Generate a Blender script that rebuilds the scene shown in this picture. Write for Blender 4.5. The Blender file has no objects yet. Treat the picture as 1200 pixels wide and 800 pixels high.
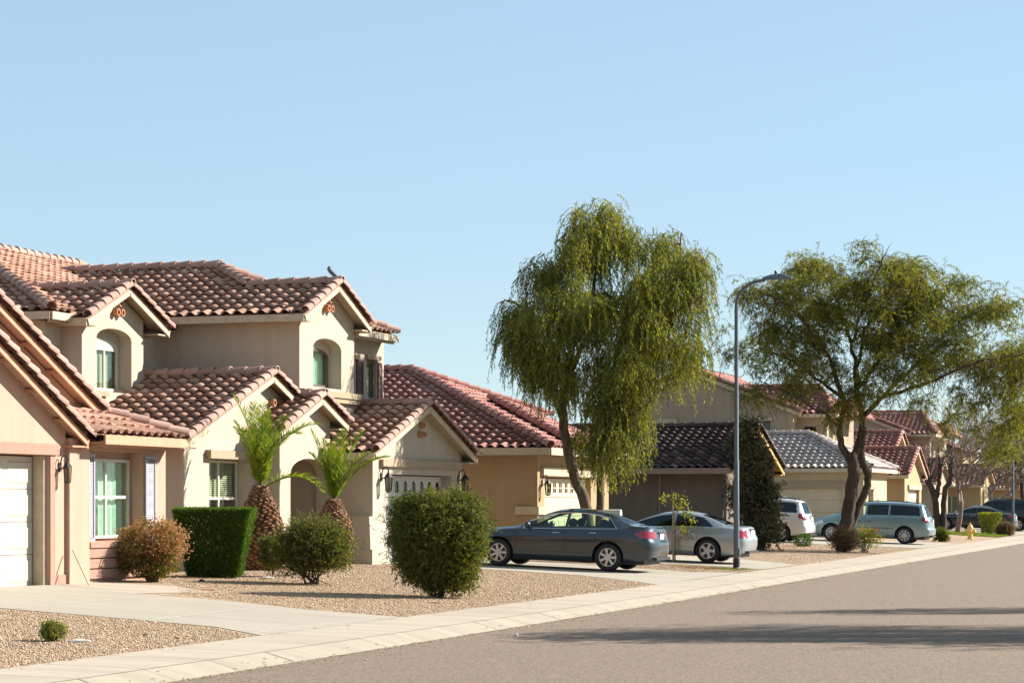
import bpy, bmesh, math, random
import numpy as np
from mathutils import Vector, Matrix
from mathutils.geometry import tessellate_polygon
R = math.radians
V = Vector
scene = bpy.context.scene
COL = scene.collection
rng = np.random.default_rng(7)
random.seed(11)

# ------------------------------------------------------------------ object helpers
class MB:
    """collects faces, then links them as one mesh object"""
    def __init__(s):
        s.v = []; s.f = []; s.uv = []
    def face(s, pts, uv=None):
        i = len(s.v); s.v += [tuple(p) for p in pts]
        s.f.append(tuple(range(i, i + len(pts))))
        s.uv.append(uv)
    def add(s, verts, faces):
        i = len(s.v); s.v += [tuple(p) for p in verts]
        for f in faces:
            s.f.append(tuple(i + k for k in f)); s.uv.append(None)
    def box(s, x0, x1, y0, y1, z0, z1):
        v = [(x0,y0,z0),(x1,y0,z0),(x1,y1,z0),(x0,y1,z0),(x0,y0,z1),(x1,y0,z1),(x1,y1,z1),(x0,y1,z1)]
        s.add(v, [(3,2,1,0),(4,5,6,7),(0,1,5,4),(1,2,6,5),(2,3,7,6),(3,0,4,7)])
    def beam(s, a, b, w, h, up=(0,0,1)):
        """bar of width w, height h hanging symmetric about the line a-b"""
        a = V(a); b = V(b); d = (b - a).normalized(); u = V(up)
        sd = d.cross(u).normalized() * w / 2; u2 = sd.cross(d).normalized() * h / 2
        v = []
        for p in (a, b):
            v += [p - sd - u2, p + sd - u2, p + sd + u2, p - sd + u2]
        s.add(v, [(3,2,1,0),(4,5,6,7),(0,1,5,4),(1,2,6,5),(2,3,7,6),(3,0,4,7)])
    def tube(s, pts, rad, n=8, cap=True):
        pts = [V(p) for p in pts]
        if not hasattr(rad, '__len__'): rad = [rad] * len(pts)
        i0 = len(s.v); t0 = None
        for k, p in enumerate(pts):
            if k == 0: d = pts[1] - p
            elif k == len(pts) - 1: d = p - pts[k-1]
            else: d = pts[k+1] - pts[k-1]
            d.normalize()
            if t0 is None:
                ref = V((0,0,1)) if abs(d.z) < .9 else V((1,0,0))
                t0 = d.cross(ref).normalized()
            else:
                t0 = (t0 - d * t0.dot(d)).normalized()
            b = d.cross(t0)
            for j in range(n):
                a = 2 * math.pi * j / n
                s.v.append(tuple(p + (t0 * math.cos(a) + b * math.sin(a)) * rad[k]))
        for k in range(len(pts) - 1):
            for j in range(n):
                a = i0 + k*n + j; b2 = i0 + k*n + (j+1) % n
                s.f.append((a, b2, b2 + n, a + n)); s.uv.append(None)
        if cap:
            s.f.append(tuple(i0 + j for j in reversed(range(n)))); s.uv.append(None)
            e = i0 + (len(pts)-1)*n
            s.f.append(tuple(e + j for j in range(n))); s.uv.append(None)
    def lathe(s, prof, c=(0,0,0), n=16, axis='z', cap=True):
        i0 = len(s.v)
        for r, h in prof:
            for j in range(n):
                a = 2*math.pi*j/n; x, y = r*math.cos(a), r*math.sin(a)
                p = (x, y, h) if axis == 'z' else (x, h, y) if axis == 'y' else (h, x, y)
                s.v.append((p[0]+c[0], p[1]+c[1], p[2]+c[2]))
        for k in range(len(prof)-1):
            for j in range(n):
                a = i0+k*n+j; b = i0+k*n+(j+1) % n
                s.f.append((a, b, b+n, a+n)); s.uv.append(None)
        if not cap: return
        s.f.append(tuple(i0+j for j in reversed(range(n)))); s.uv.append(None)
        e = i0+(len(prof)-1)*n
        s.f.append(tuple(e+j for j in range(n))); s.uv.append(None)
    def panel(s, axis, plane, outer, holes=(), t=.15):
        """upright slab with holes; axis 'x': faces +X, outline in (y,z); axis 'y': faces -Y, outline in (x,z)"""
        loops = [list(outer)] + [list(h) for h in holes]
        def P(q, d):
            return (plane - d, q[0], q[1]) if axis == 'x' else (q[0], plane + d, q[1])
        tri = tessellate_polygon([[V((a, b, 0)) for a, b in L] for L in loops])
        flat = [q for L in loops for q in L]; n = len(flat)
        vs = [P(q, 0) for q in flat] + [P(q, t) for q in flat]
        fs = []
        for a, b, c in tri:
            fs.append((a, b, c)); fs.append((c+n, b+n, a+n))
        k = 0
        for L in loops:
            m = len(L)
            for j in range(m):
                a = k+j; b = k+(j+1) % m
                fs.append((a, a+n, b+n, b))
            k += m
        s.add(vs, fs)
    def build(s, name, mat, parent=None, smooth=None, loc=None, fixn=True):
        me = bpy.data.meshes.new(name)
        vs = s.v
        if loc is not None:
            vs = [(x-loc[0], y-loc[1], z-loc[2]) for x, y, z in vs]
        me.from_pydata(vs, [], s.f)
        if any(u is not None for u in s.uv):
            ul = me.uv_layers.new(name='UVMap'); d = []
            for f, u in zip(s.f, s.uv):
                d += [c for q in (u or [(0, 0)]*len(f)) for c in q]
            ul.data.foreach_set('uv', d)
        if fixn:
            bm = bmesh.new(); bm.from_mesh(me)
            bmesh.ops.recalc_face_normals(bm, faces=bm.faces); bm.to_mesh(me); bm.free()
        return link(name, me, mat, parent, smooth, loc)

def pieces(mb):
    """cut a builder into its loose pieces"""
    par = list(range(len(mb.v)))
    def find(a):
        while par[a] != a: par[a] = par[par[a]]; a = par[a]
        return a
    for f in mb.f:
        r0 = find(f[0])
        for k in f[1:]: par[find(k)] = r0
    g = {}
    for f in mb.f: g.setdefault(find(f[0]), []).append(f)
    out = []
    for fs in g.values():
        m = MB(); ids = {}
        for f in fs:
            for k in f:
                if k not in ids: ids[k] = len(m.v); m.v.append(mb.v[k])
            m.f.append(tuple(ids[k] for k in f)); m.uv.append(None)
        out.append(m)
    return out
def build_each(mb, name, mat, parent, smooth=None):
    for m in pieces(mb): m.build(name, mat, parent, smooth)
def link(name, me, mat, parent=None, smooth=None, loc=None):
    me.materials.append(mat)
    if smooth is not None:
        me.shade_smooth()
        if smooth: me.set_sharp_from_angle(angle=R(smooth))
    o = bpy.data.objects.new(name, me); COL.objects.link(o)
    if loc is not None: o.location = loc
    if parent is not None: attach(o, parent)
    return o
def world(o):
    m = Matrix.LocRotScale(o.location, o.rotation_euler, o.scale)
    return (world(o.parent) @ o.matrix_parent_inverse @ m) if o.parent else m
def attach(o, parent):
    o.parent = parent; o.matrix_parent_inverse = world(parent).inverted()
def thing(name, label, cat, loc, group=None):
    o = bpy.data.objects.new(name, None); COL.objects.link(o)
    o.empty_display_size = .2; o.location = loc
    o['label'] = label; o['category'] = cat
    if group: o['group'] = group
    return o
def tag(o, label=None, cat=None, group=None, kind=None):
    if label: o['label'] = label
    if cat: o['category'] = cat
    if group: o['group'] = group
    if kind: o['kind'] = kind
    return o

# ------------------------------------------------------------------ materials
def newmat(name):
    m = bpy.data.materials.new(name); m.use_nodes = True
    nt = m.node_tree; b = nt.nodes['Principled BSDF']
    return m, nt, b
def N(nt, typ, **kw):
    n = nt.nodes.new(typ)
    for k, v in kw.items():
        if k in n.inputs: n.inputs[k].default_value = v
        else: setattr(n, k, v)
    return n
def ramp(nt, fac, stops):
    r = nt.nodes.new('ShaderNodeValToRGB'); e = r.color_ramp.elements
    while len(e) < len(stops): e.new(.5)
    for i, (p, c) in enumerate(stops):
        e[i].position = p; e[i].color = (*c, 1)
    nt.links.new(fac, r.inputs[0]); return r.outputs[0]
def mixc(nt, fac, a, b, mode='MIX'):
    m = nt.nodes.new('ShaderNodeMix'); m.data_type = 'RGBA'; m.blend_type = mode
    if hasattr(fac, 'is_output'): nt.links.new(fac, m.inputs[0])
    else: m.inputs[0].default_value = fac
    for i, q in ((6, a), (7, b)):
        if hasattr(q, 'is_output'): nt.links.new(q, m.inputs[i])
        else: m.inputs[i].default_value = (*q, 1)
    return m.outputs[2]
def scl(c, k): return tuple(min(1, x*k) for x in c)
def bump(nt, b, h, strength, dist):
    bn = nt.nodes.new('ShaderNodeBump'); bn.inputs['Strength'].default_value = strength
    bn.inputs['Distance'].default_value = dist
    nt.links.new(h, bn.inputs['Height']); nt.links.new(bn.outputs[0], b.inputs['Normal'])
def objco(nt):
    return nt.nodes.new('ShaderNodeNewGeometry').outputs['Position']
def noise(nt, vec, scale, detail=3, rough=.55, stretch=None):
    if stretch:
        mp = nt.nodes.new('ShaderNodeMapping'); mp.inputs['Scale'].default_value = stretch
        nt.links.new(vec, mp.inputs[0]); vec = mp.outputs[0]
    n = nt.nodes.new('ShaderNodeTexNoise'); n.inputs['Scale'].default_value = scale
    n.inputs['Detail'].default_value = detail; n.inputs['Roughness'].default_value = rough
    nt.links.new(vec, n.inputs['Vector']); return n.outputs['Fac']

def stucco(name, c, grain=1.0):
    m, nt, b = newmat(name); g = objco(nt)
    n1 = noise(nt, g, .7, 4); n2 = noise(nt, g, 45, 4, .7); n3 = noise(nt, g, 1.2, 4, .6, (3, 3, .35))
    col = ramp(nt, n1, [(.3, scl(c, .93)), (.7, scl(c, 1.05))])
    col = mixc(nt, .6, col, ramp(nt, n3, [(.35, scl(c, .80)), (.62, c)]))
    col = mixc(nt, .25*grain, col, ramp(nt, n2, [(.3, scl(c, .7)), (.7, scl(c, 1.15))]))
    nt.links.new(col, b.inputs['Base Color']); b.inputs['Roughness'].default_value = .92
    b.inputs['Specular IOR Level'].default_value = .2
    bump(nt, b, n2, .7, .02); return m
def plain(name, c, rough=.6, metal=0., var=.08, scale=3., coat=0., bumpy=0.):
    m, nt, b = newmat(name); g = objco(nt)
    n = noise(nt, g, scale, 4)
    nt.links.new(ramp(nt, n, [(.3, scl(c, 1-var)), (.7, scl(c, 1+var))]), b.inputs['Base Color'])
    b.inputs['Roughness'].default_value = rough; b.inputs['Metallic'].default_value = metal
    b.inputs['Coat Weight'].default_value = coat; b.inputs['Coat Roughness'].default_value = .04
    if bumpy: bump(nt, b, noise(nt, g, scale*8, 4), bumpy, .01)
    return m
def tilemat(name, cols, stain=.5):
    m, nt, b = newmat(name)
    uv = nt.nodes.new('ShaderNodeUVMap'); fl = nt.nodes.new('ShaderNodeVectorMath'); fl.operation = 'FLOOR'
    nt.links.new(uv.outputs[0], fl.inputs[0])
    w = nt.nodes.new('ShaderNodeTexWhiteNoise'); w.noise_dimensions = '3D'
    nt.links.new(fl.outputs[0], w.inputs['Vector'])
    k = len(cols); r = nt.nodes.new('ShaderNodeValToRGB'); e = r.color_ramp.elements
    while len(e) < k: e.new(.5)
    for i, c in enumerate(cols): e[i].position = i/(k-1); e[i].color = (*c, 1)
    nt.links.new(w.outputs['Value'], r.inputs[0])
    g = objco(nt); n = noise(nt, g, 22, 5, .65); n2 = noise(nt, g, .9, 3)
    col = mixc(nt, stain*.5, r.outputs[0], ramp(nt, n, [(.35, scl(cols[0], .55)), (.6, cols[-1])]))
    col = mixc(nt, ramp(nt, n2, [(.55, (0, 0, 0)), (.8, (.35, .35, .35))]), col, scl(cols[0], .6))
    nt.links.new(col, b.inputs['Base Color']); b.inputs['Roughness'].default_value = .85
    b.inputs['Specular IOR Level'].default_value = .3
    bump(nt, b, n, .3, .01); return m
def leafmat(name, cols, trans=.35, rough=.65):
    m, nt, b = newmat(name)
    gi = nt.nodes.new('ShaderNodeNewGeometry'); k = len(cols)
    r = nt.nodes.new('ShaderNodeValToRGB'); e = r.color_ramp.elements
    while len(e) < k: e.new(.5)
    for i, c in enumerate(cols): e[i].position = i/(k-1); e[i].color = (*c, 1)
    nt.links.new(gi.outputs['Random Per Island'], r.inputs[0])
    n = noise(nt, gi.outputs['Position'], 1.1, 3)
    col = mixc(nt, ramp(nt, n, [(.38, (0, 0, 0)), (.62, (.55, .55, .55))]), r.outputs[0], cols[-1])
    nt.links.new(col, b.inputs['Base Color']); b.inputs['Roughness'].default_value = rough
    b.inputs['Specular IOR Level'].default_value = .12
    tr = nt.nodes.new('ShaderNodeBsdfTranslucent')
    nt.links.new(mixc(nt, 1., col, (1.5, 1.35, .5), 'MULTIPLY'), tr.inputs['Color'])
    mx = nt.nodes.new('ShaderNodeMixShader'); mx.inputs[0].default_value = trans
    out = nt.nodes['Material Output']
    nt.links.new(b.outputs[0], mx.inputs[1]); nt.links.new(tr.outputs[0], mx.inputs[2])
    nt.links.new(mx.outputs[0], out.inputs[0]); return m
def glassmat(name, tint=(.5, .6, .55), refl=.5, dark=.5):
    """window pane: see-through tinted glass with a sharp sky reflection"""
    m, nt, b = newmat(name)
    gl = nt.nodes.new('ShaderNodeBsdfGlossy'); gl.inputs['Roughness'].default_value = .02
    gl.inputs['Color'].default_value = (.9, .95, 1, 1)
    tp = nt.nodes.new('ShaderNodeBsdfTransparent'); tp.inputs['Color'].default_value = (*tint, 1)
    lw = nt.nodes.new('ShaderNodeLayerWeight'); pw = nt.nodes.new('ShaderNodeMath'); pw.operation = 'POWER'; pw.inputs[1].default_value = 4.5
    nt.links.new(lw.outputs['Facing'], pw.inputs[0])
    mr = nt.nodes.new('ShaderNodeMath'); mr.operation = 'MULTIPLY_ADD'
    mr.inputs[1].default_value = .8 if refl else dark; mr.inputs[2].default_value = .045
    nt.links.new(pw.outputs[0], mr.inputs[0])
    mx = nt.nodes.new('ShaderNodeMixShader'); nt.links.new(mr.outputs[0], mx.inputs[0])
    nt.links.new(tp.outputs[0], mx.inputs[1]); nt.links.new(gl.outputs[0], mx.inputs[2])
    nt.links.new(mx.outputs[0], nt.nodes['Material Output'].inputs[0]); return m
def barkmat(name, c):
    m, nt, b = newmat(name); g = objco(nt)
    n = noise(nt, g, 9, 5, .65, (1, 1, .3)); n2 = noise(nt, g, 40, 4, .6, (1, 1, .25))
    col = ramp(nt, n, [(.35, scl(c, .55)), (.65, scl(c, 1.25))])
    nt.links.new(col, b.inputs['Base Color']); b.inputs['Roughness'].default_value = .95
    bump(nt, b, n2, .8, .03); return m
def islandmat(name, cols, rough=.9):
    m, nt, b = newmat(name); gi = nt.nodes.new('ShaderNodeNewGeometry'); k = len(cols)
    r = nt.nodes.new('ShaderNodeValToRGB'); e = r.color_ramp.elements
    while len(e) < k: e.new(.5)
    for i, c in enumerate(cols): e[i].position = i/(k-1); e[i].color = (*c, 1)
    nt.links.new(gi.outputs['Random Per Island'], r.inputs[0])
    nt.links.new(r.outputs[0], b.inputs['Base Color']); b.inputs['Roughness'].default_value = rough
    return m

M = {}
M['pink'] = stucco('pink stucco', (.47, .305, .228))
M['pinktrim'] = stucco('salmon trim stucco', (.36, .215, .16))
M['cream'] = stucco('cream stucco', (.45, .385, .295))
M['creamtrim'] = stucco('tan trim stucco', (.36, .28, .185))
M['tan'] = stucco('tan stucco', (.36, .25, .14))
M['tantrim'] = stucco('light tan trim', (.50, .41, .27))
M['brown'] = stucco('taupe stucco', (.17, .14, .11))
M['yellow'] = stucco('pale yellow stucco', (.48, .39, .25))
M['beige2'] = stucco('beige stucco', (.34, .27, .19))
M['gold'] = stucco('golden stucco', (.37, .285, .165))
M['fascia_c'] = plain('cream painted fascia', (.42, .34, .235), .7, var=.12, scale=6)
M['fascia_b'] = plain('brown painted fascia', (.24, .165, .12), .7, var=.12, scale=6)
M['fascia_o'] = plain('orange painted fascia', (.42, .22, .125), .7, var=.12, scale=6)
M['fascia_y'] = plain('ochre painted fascia', (.42, .27, .09), .7, var=.12, scale=6)
M['tile1'] = tilemat('pink brown roof tile', [(.20,.10,.066), (.30,.155,.105), (.39,.22,.152), (.49,.31,.225)])
M['tile1c'] = tilemat('weathered pinkish cap tile', [(.28,.17,.135), (.36,.22,.175), (.43,.28,.23)])
M['tile3'] = tilemat('red roof tile', [(.25,.105,.085), (.33,.15,.125), (.41,.22,.185)])
M['tile4'] = tilemat('dark roof tile with painted shade', [(.022,.018,.018), (.04,.03,.028), (.07,.048,.042), (.22,.135,.105)])  # tree shade painted into the dark tones, sunlit tiles into the palest
M['tile5'] = tilemat('pale grey roof tile', [(.32,.26,.225), (.44,.365,.32), (.55,.475,.43)])
M['tile6'] = tilemat('crimson roof tile', [(.26,.10,.085), (.34,.15,.125), (.42,.24,.20)])
M['white'] = plain('white painted metal', (.5, .47, .41), .5, var=.04)
M['doorw'] = plain('off white garage door', (.46, .42, .345), .55, var=.05)
M['doorc'] = plain('cream garage door', (.50, .41, .27), .6, var=.06)
M['doorg'] = plain('light grey garage door', (.48, .46, .40), .55, var=.06)
M['frame'] = plain('cream vinyl window frame', (.52, .49, .41), .5, var=.04)
M['fdark'] = plain('dark bronze window frame', (.10, .075, .055), .5, var=.1)
M['glass'] = glassmat('window glass', (.88, .95, .91), .5)
M['glassd'] = glassmat('dark window glass', (.60, .66, .62), .8)
M['room'] = plain('dim room behind glass', (.05, .05, .045), .95)
M['curtain'] = plain('pale green curtain', (.50, .61, .50), .9, var=.15, scale=8)
M['blind'] = plain('beige blind slats', (.52, .46, .30), .8, var=.06)
M['shutter'] = plain('lavender grey shutter', (.25, .245, .275), .6, var=.05)
M['shutbr'] = plain('dark red brown shutter', (.12, .045, .035), .6, var=.1)
M['iron'] = plain('black wrought iron', (.02, .02, .022), .45, .3)
M['lampglass'] = glassmat('lamp glass', (.7, .7, .62), .8)
M['terra'] = plain('terracotta pipe', (.45, .20, .10), .8, var=.15, scale=9)
M['steel'] = plain('galvanised steel', (.10, .125, .14), .5, .35, var=.08)
M['rubber'] = plain('black rubber', (.012, .012, .013), .75)
M['blackp'] = plain('black plastic', (.012, .012, .014), .5)
M['alloy'] = plain('silver alloy', (.50, .50, .52), .3, .75, var=.05)
M['chrome'] = plain('chrome', (.62, .64, .68), .14, 1., var=.02)
M['tail'] = plain('red tail lamp lens', (.26, .006, .02), .12, coat=1.)
M['headl'] = plain('clear head lamp lens', (.62, .62, .58), .1, coat=1.)
M['amber'] = plain('amber lamp lens', (.75, .28, .03), .15, coat=1.)
M['plate'] = plain('pale number plate', (.62, .58, .48), .5)
M['seat'] = plain('dark seat cloth', (.03, .03, .032), .9)
M['carglass'] = glassmat('tinted car glass', (.30, .36, .35), 0., .5)
M['cargreen'] = glassmat('green tinted car glass', (.70, .85, .74), 0., .45)
M['cardark'] = glassmat('privacy car glass', (.045, .05, .055), 0., .4)
def paint(name, c, metal=.55, rough=.3):
    m, nt, b = newmat(name); g = objco(nt)
    n = noise(nt, g, 2.2, 4); nt.links.new(ramp(nt, n, [(.3, scl(c, .94)), (.7, scl(c, 1.05))]), b.inputs['Base Color'])
    b.inputs['Metallic'].default_value = metal
    nt.links.new(ramp(nt, noise(nt, g, 1.5, 2), [(.3, (rough*.92,)*3), (.7, (rough*1.12,)*3)]), b.inputs['Roughness'])
    b.inputs['Coat Weight'].default_value = .8; b.inputs['Coat Roughness'].default_value = .08
    return m
M['p_gray'] = paint('dark blue grey car paint', (.022, .034, .045), .5, .25)
M['p_silver'] = paint('silver car paint', (.34, .36, .37), .6, .3)
M['p_white'] = paint('white car paint', (.56, .55, .52), .05, .3)
M['p_green'] = paint('pale teal silver car paint', (.20, .27, .265), .55, .3)
M['p_dark'] = paint('charcoal car paint', (.014, .02, .026), .4)
M['p_black'] = paint('black car paint', (.006, .008, .012), .2)

# grounds
def groundmats():
    # asphalt
    m, nt, b = newmat('aged brown grey asphalt'); g = objco(nt)
    n1 = noise(nt, g, .35, 4); n2 = noise(nt, g, 60, 5, .75); n3 = noise(nt, g, 1.1, 5, .6, (1, .25, 1))
    vo = nt.nodes.new('ShaderNodeTexVoronoi'); vo.inputs['Scale'].default_value = 42; nt.links.new(g, vo.inputs['Vector'])
    c = (.147, .101, .067)
    col = ramp(nt, n1, [(.3, scl(c, .9)), (.7, scl(c, 1.08))])
    col = mixc(nt, .4, col, ramp(nt, n3, [(.3, scl(c, .84)), (.7, scl(c, 1.1))]))
    col = mixc(nt, .75, col, ramp(nt, vo.outputs['Color'], [(.2, scl(c, .45)), (.5, c), (.85, scl(c, 1.75))]))
    nt.links.new(col, b.inputs['Base Color']); b.inputs['Roughness'].default_value = .93
    bump(nt, b, n2, .6, .01); M['asphalt'] = m
    # gravel base
    m, nt, b = newmat('decomposed granite gravel'); g = objco(nt)
    vo = nt.nodes.new('ShaderNodeTexVoronoi'); vo.inputs['Scale'].default_value = 30; nt.links.new(g, vo.inputs['Vector'])
    vd = nt.nodes.new('ShaderNodeTexVoronoi'); vd.feature = 'DISTANCE_TO_EDGE'; vd.inputs['Scale'].default_value = 30; nt.links.new(g, vd.inputs['Vector'])
    w = nt.nodes.new('ShaderNodeSeparateColor'); nt.links.new(vo.outputs['Color'], w.inputs[0])
    col = ramp(nt, w.outputs[0], [(0, (.15,.09,.055)), (.35, (.29,.19,.11)), (.7, (.38,.265,.165)), (1, (.50,.38,.26))])
    n1 = noise(nt, g, .8, 5, .65)
    col = mixc(nt, ramp(nt, n1, [(.35, (0,0,0)), (.7, (.4,.4,.4))]), col, (.27, .175, .10))
    nt.links.new(col, b.inputs['Base Color']); b.inputs['Roughness'].default_value = .95
    bump(nt, b, vd.outputs['Distance'], 1., .03); M['gravel'] = m
    # concrete
    for key, c in (('conc', (.31, .268, .205)), ('walk', (.35, .29, .222)), ('kerbc', (.29, .245, .185))):
        m, nt, b = newmat('weathered concrete ' + key); g = objco(nt)
        n1 = noise(nt, g, .6, 5); n2 = noise(nt, g, 50, 4, .7); n3 = noise(nt, g, 1.4, 4, .6, (.25, 1.3, 1))
        col = ramp(nt, n1, [(.3, scl(c, .9)), (.7, scl(c, 1.05))])
        col = mixc(nt, .75, col, ramp(nt, n3, [(.33, scl(c, .74)), (.6, scl(c, 1.05))]))
        col = mixc(nt, .2, col, ramp(nt, n2, [(.3, scl(c, .6)), (.7, scl(c, 1.2))]))
        if key == 'conc': col = mixc(nt, .35, col, (.29, .258, .205))
        nt.links.new(col, b.inputs['Base Color']); b.inputs['Roughness'].default_value = .9
        bump(nt, b, n2, .35, .006); M[key] = m
    m, nt, b = newmat('dry desert soil'); g = objco(nt)
    nt.links.new(ramp(nt, noise(nt, g, .5, 6), [(.3, (.26,.18,.12)), (.7, (.38,.28,.19))]), b.inputs['Base Color'])
    b.inputs['Roughness'].default_value = .95; M['soil'] = m
    M['lawn'] = plain('lawn soil', (.10, .15, .03), .95, var=.3, scale=6)
    M['joint'] = plain('dark brown joint', (.13, .10, .075), .95)  # one dark brown for joints and door backs
    M['jointl'] = plain('pale joint filler', (.46, .40, .32), .9)
groundmats()
M['stones'] = islandmat('loose gravel stones', [(.15,.09,.055), (.34,.225,.13), (.43,.30,.185), (.56,.44,.30), (.24,.15,.09), (.45,.32,.20), (.38,.26,.155)])
M['rock'] = plain('pale landscaping rock', (.58, .53, .44), .9, var=.15, scale=12, bumpy=.6)
M['grassy'] = leafmat('lawn blades', [(.08,.12,.02), (.13,.19,.03), (.18,.22,.05)], .3)
M['bark'] = barkmat('brown bark', (.11, .075, .05))
M['barkd'] = barkmat('dark mesquite bark', (.075, .05, .035))
M['barkg'] = barkmat('grey twig bark', (.25, .19, .16))
M['l_willow'] = leafmat('willow leaves', [(.03,.055,.015), (.06,.10,.02), (.12,.155,.025), (.27,.28,.03)], .42)
M['l_mesq'] = leafmat('mesquite leaflets', [(.035,.07,.02), (.07,.115,.025), (.14,.165,.028), (.25,.235,.028)], .42)
M['l_hedge'] = leafmat('hedge leaves', [(.02,.045,.008), (.045,.09,.012), (.10,.17,.02)], .3)
M['l_bush'] = leafmat('bush leaves', [(.03,.05,.008), (.07,.095,.012), (.16,.18,.022)], .35)
M['l_red'] = leafmat('bronze leaves', [(.22,.085,.05), (.34,.16,.09), (.10,.11,.025), (.40,.23,.14)], .35)
M['l_palm'] = leafmat('palm leaflets', [(.06,.115,.012), (.115,.185,.022), (.22,.28,.04)], .4, .4)
M['l_ivy'] = leafmat('dusty olive leaves', [(.028,.036,.014), (.055,.062,.026), (.16,.14,.085)], .25)
M['l_lime'] = leafmat('lime leaves', [(.12,.16,.025), (.20,.24,.035), (.27,.28,.05)], .4)
M['l_dry'] = leafmat('dry brown leaves', [(.16,.10,.06), (.25,.16,.10), (.12,.10,.05)], .25)
M['petal'] = leafmat('rose petals', [(.55,.12,.10), (.65,.25,.18)], .3)
M['scales'] = islandmat('palm trunk stubs', [(.09,.045,.022), (.17,.085,.04), (.26,.14,.07), (.13,.06,.03)])
M['hyd'] = plain('faded yellow hydrant paint', (.62, .42, .10), .6, var=.15, scale=14)
M['pigeon'] = plain('grey feathers', (.13, .14, .16), .8, var=.3, scale=20)

# ------------------------------------------------------------------ site shape
def off(Y):
    if Y > 48: return -.013*(Y-40) + .052
    return -.013*max(0, Y-40)**2/16 if Y > 40 else 0
def gz(X, Y):
    x = X - off(Y)
    if x > -11.35: return 0.
    if x > -11.75: return .11*(-11.35-x)/.4
    if x > -13: return .11+.025*(-11.75-x)/1.25
    if x > -20.9: return .135+.315*(-13-x)/7.9
    return .45
def strip(name, xa, xb, Y0, Y1, mat, dz=0, nx=1, dy=3., prof=None):
    mb = MB(); n = max(1, int((Y1-Y0)/dy)); ys = [Y0+(Y1-Y0)*k/n for k in range(n+1)]
    xs = prof or [xa+(xb-xa)*k/nx for k in range(nx+1)]
    for i in range(n):
        for j in range(len(xs)-1):
            q = []
            for (x, y) in ((xs[j], ys[i]), (xs[j+1], ys[i]), (xs[j+1], ys[i+1]), (xs[j], ys[i+1])):
                X = x+off(y); q.append((X, y, gz(X-1e-6, y)+dz))
            mb.face(q)
    return mb.build(name, mat, fixn=False)
def sheet(name, poly, mat, dz, loc=None):
    """flat-lying sheet following the lot's slope; poly in (X,Y), convex-ish, cut every 0.5 m in X"""
    bm = bmesh.new(); vs = [bm.verts.new((x, y, 0)) for x, y in poly]; bm.faces.new(vs)
    x0 = min(p[0] for p in poly); x1 = max(p[0] for p in poly); x = math.floor(x0/.5)*.5+.013
    while x < x1:
        bmesh.ops.bisect_plane(bm, geom=bm.verts[:]+bm.edges[:]+bm.faces[:], plane_co=(x, 0, 0), plane_no=(1, 0, 0)); x += .5
    y = math.floor(min(p[1] for p in poly)/2)*2+.02
    while y < max(p[1] for p in poly):
        bmesh.ops.bisect_plane(bm, geom=bm.verts[:]+bm.edges[:]+bm.faces[:], plane_co=(0, y, 0), plane_no=(0, 1, 0)); y += 2
    for v in bm.verts: v.co.z = gz(v.co.x, v.co.y)+dz
    bmesh.ops.recalc_face_normals(bm, faces=bm.faces)
    if sum(f.normal.z for f in bm.faces) < 0: bmesh.ops.reverse_faces(bm, faces=bm.faces)
    me = bpy.data.meshes.new(name); bm.to_mesh(me); bm.free()
    return link(name, me, mat)

def inpoly(x, y, poly):
    c = False; n = len(poly)
    for i in range(n):
        x1, y1 = poly[i]; x2, y2 = poly[(i+1) % n]
        if (y1 > y) != (y2 > y) and x < (x2-x1)*(y-y1)/(y2-y1)+x1: c = not c
    return c
# ------------------------------------------------------------------ ground, road, pavement
base = MB(); base.face([(-1500,-400,-.06),(1500,-400,-.06),(1500,2600,-.06),(-1500,2600,-.06)])
tag(base.build('ground', M['soil'], fixn=False), kind='structure')
tag(strip('road', -11.352, -.4, -10, 420, M['asphalt'], 0), kind='structure')
tag(strip('kerb', 0, 0, -10, 420, M['kerbc'], .002, prof=[-11.35,-11.45,-11.55,-11.65,-11.752], dy=1.5), kind='structure')
tag(strip('gravel_yard', 0, 0, -10, 420, M['gravel'], 0, prof=[-12.9,-13.0,-15,-17,-19,-20.9,-30,-60,-140], dy=3), kind='structure')
mb = MB()                                             # pavement poured in slabs with open joints
y = 6.
while y < 300:
    L = 1.52
    pts = []
    for x0, x1 in ((-11.752, -13.045),):
        q = []
        for X, Y in ((x0, y+.010), (x1, y+.010), (x1, y+L-.010), (x0, y+L-.010)):
            q.append((X+off(Y), Y, gz(X+off(Y), Y)+.006))
        mb.face(list(reversed(q)))
    y += L
tag(mb.build('pavement', M['walk']), kind='structure')
mb = MB()
for k in range(0, 110):                                # tooled joints over the rolled kerb
    y = 9+k*1.52+random.uniform(-.04, .04); w_ = random.choice((.008, .010, .022)); sk = random.uniform(-.05, .05)
    for a, b2 in ((-11.36,-11.55),(-11.55,-11.75)):
        ya = y+sk*(a+11.36)*2; yb = y+sk*(b2+11.36)*2; o_ = off(y)
        q = [(a+o_, ya, gz(a+o_, y)+.008), (b2+o_, yb, gz(b2+o_-1e-5, y)+.008), (b2+o_, yb+w_, gz(b2+o_-1e-5, y)+.008), (a+o_, ya+w_, gz(a+o_, y)+.008)]
        mb.face(list(reversed(q)))
tag(mb.build('kerb_joints', M['joint'], fixn=False), kind='structure')
tag(strip('pavement_bed', -11.755, -13.04, 5, 300, M['joint'], .002), kind='structure')
tag(strip('far_pavement', -.4, 3, -10, 300, M['walk'], .12), kind='structure')
tag(strip('far_yard', 3, 60, -10, 300, M['gravel'], .13), kind='structure')
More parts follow.
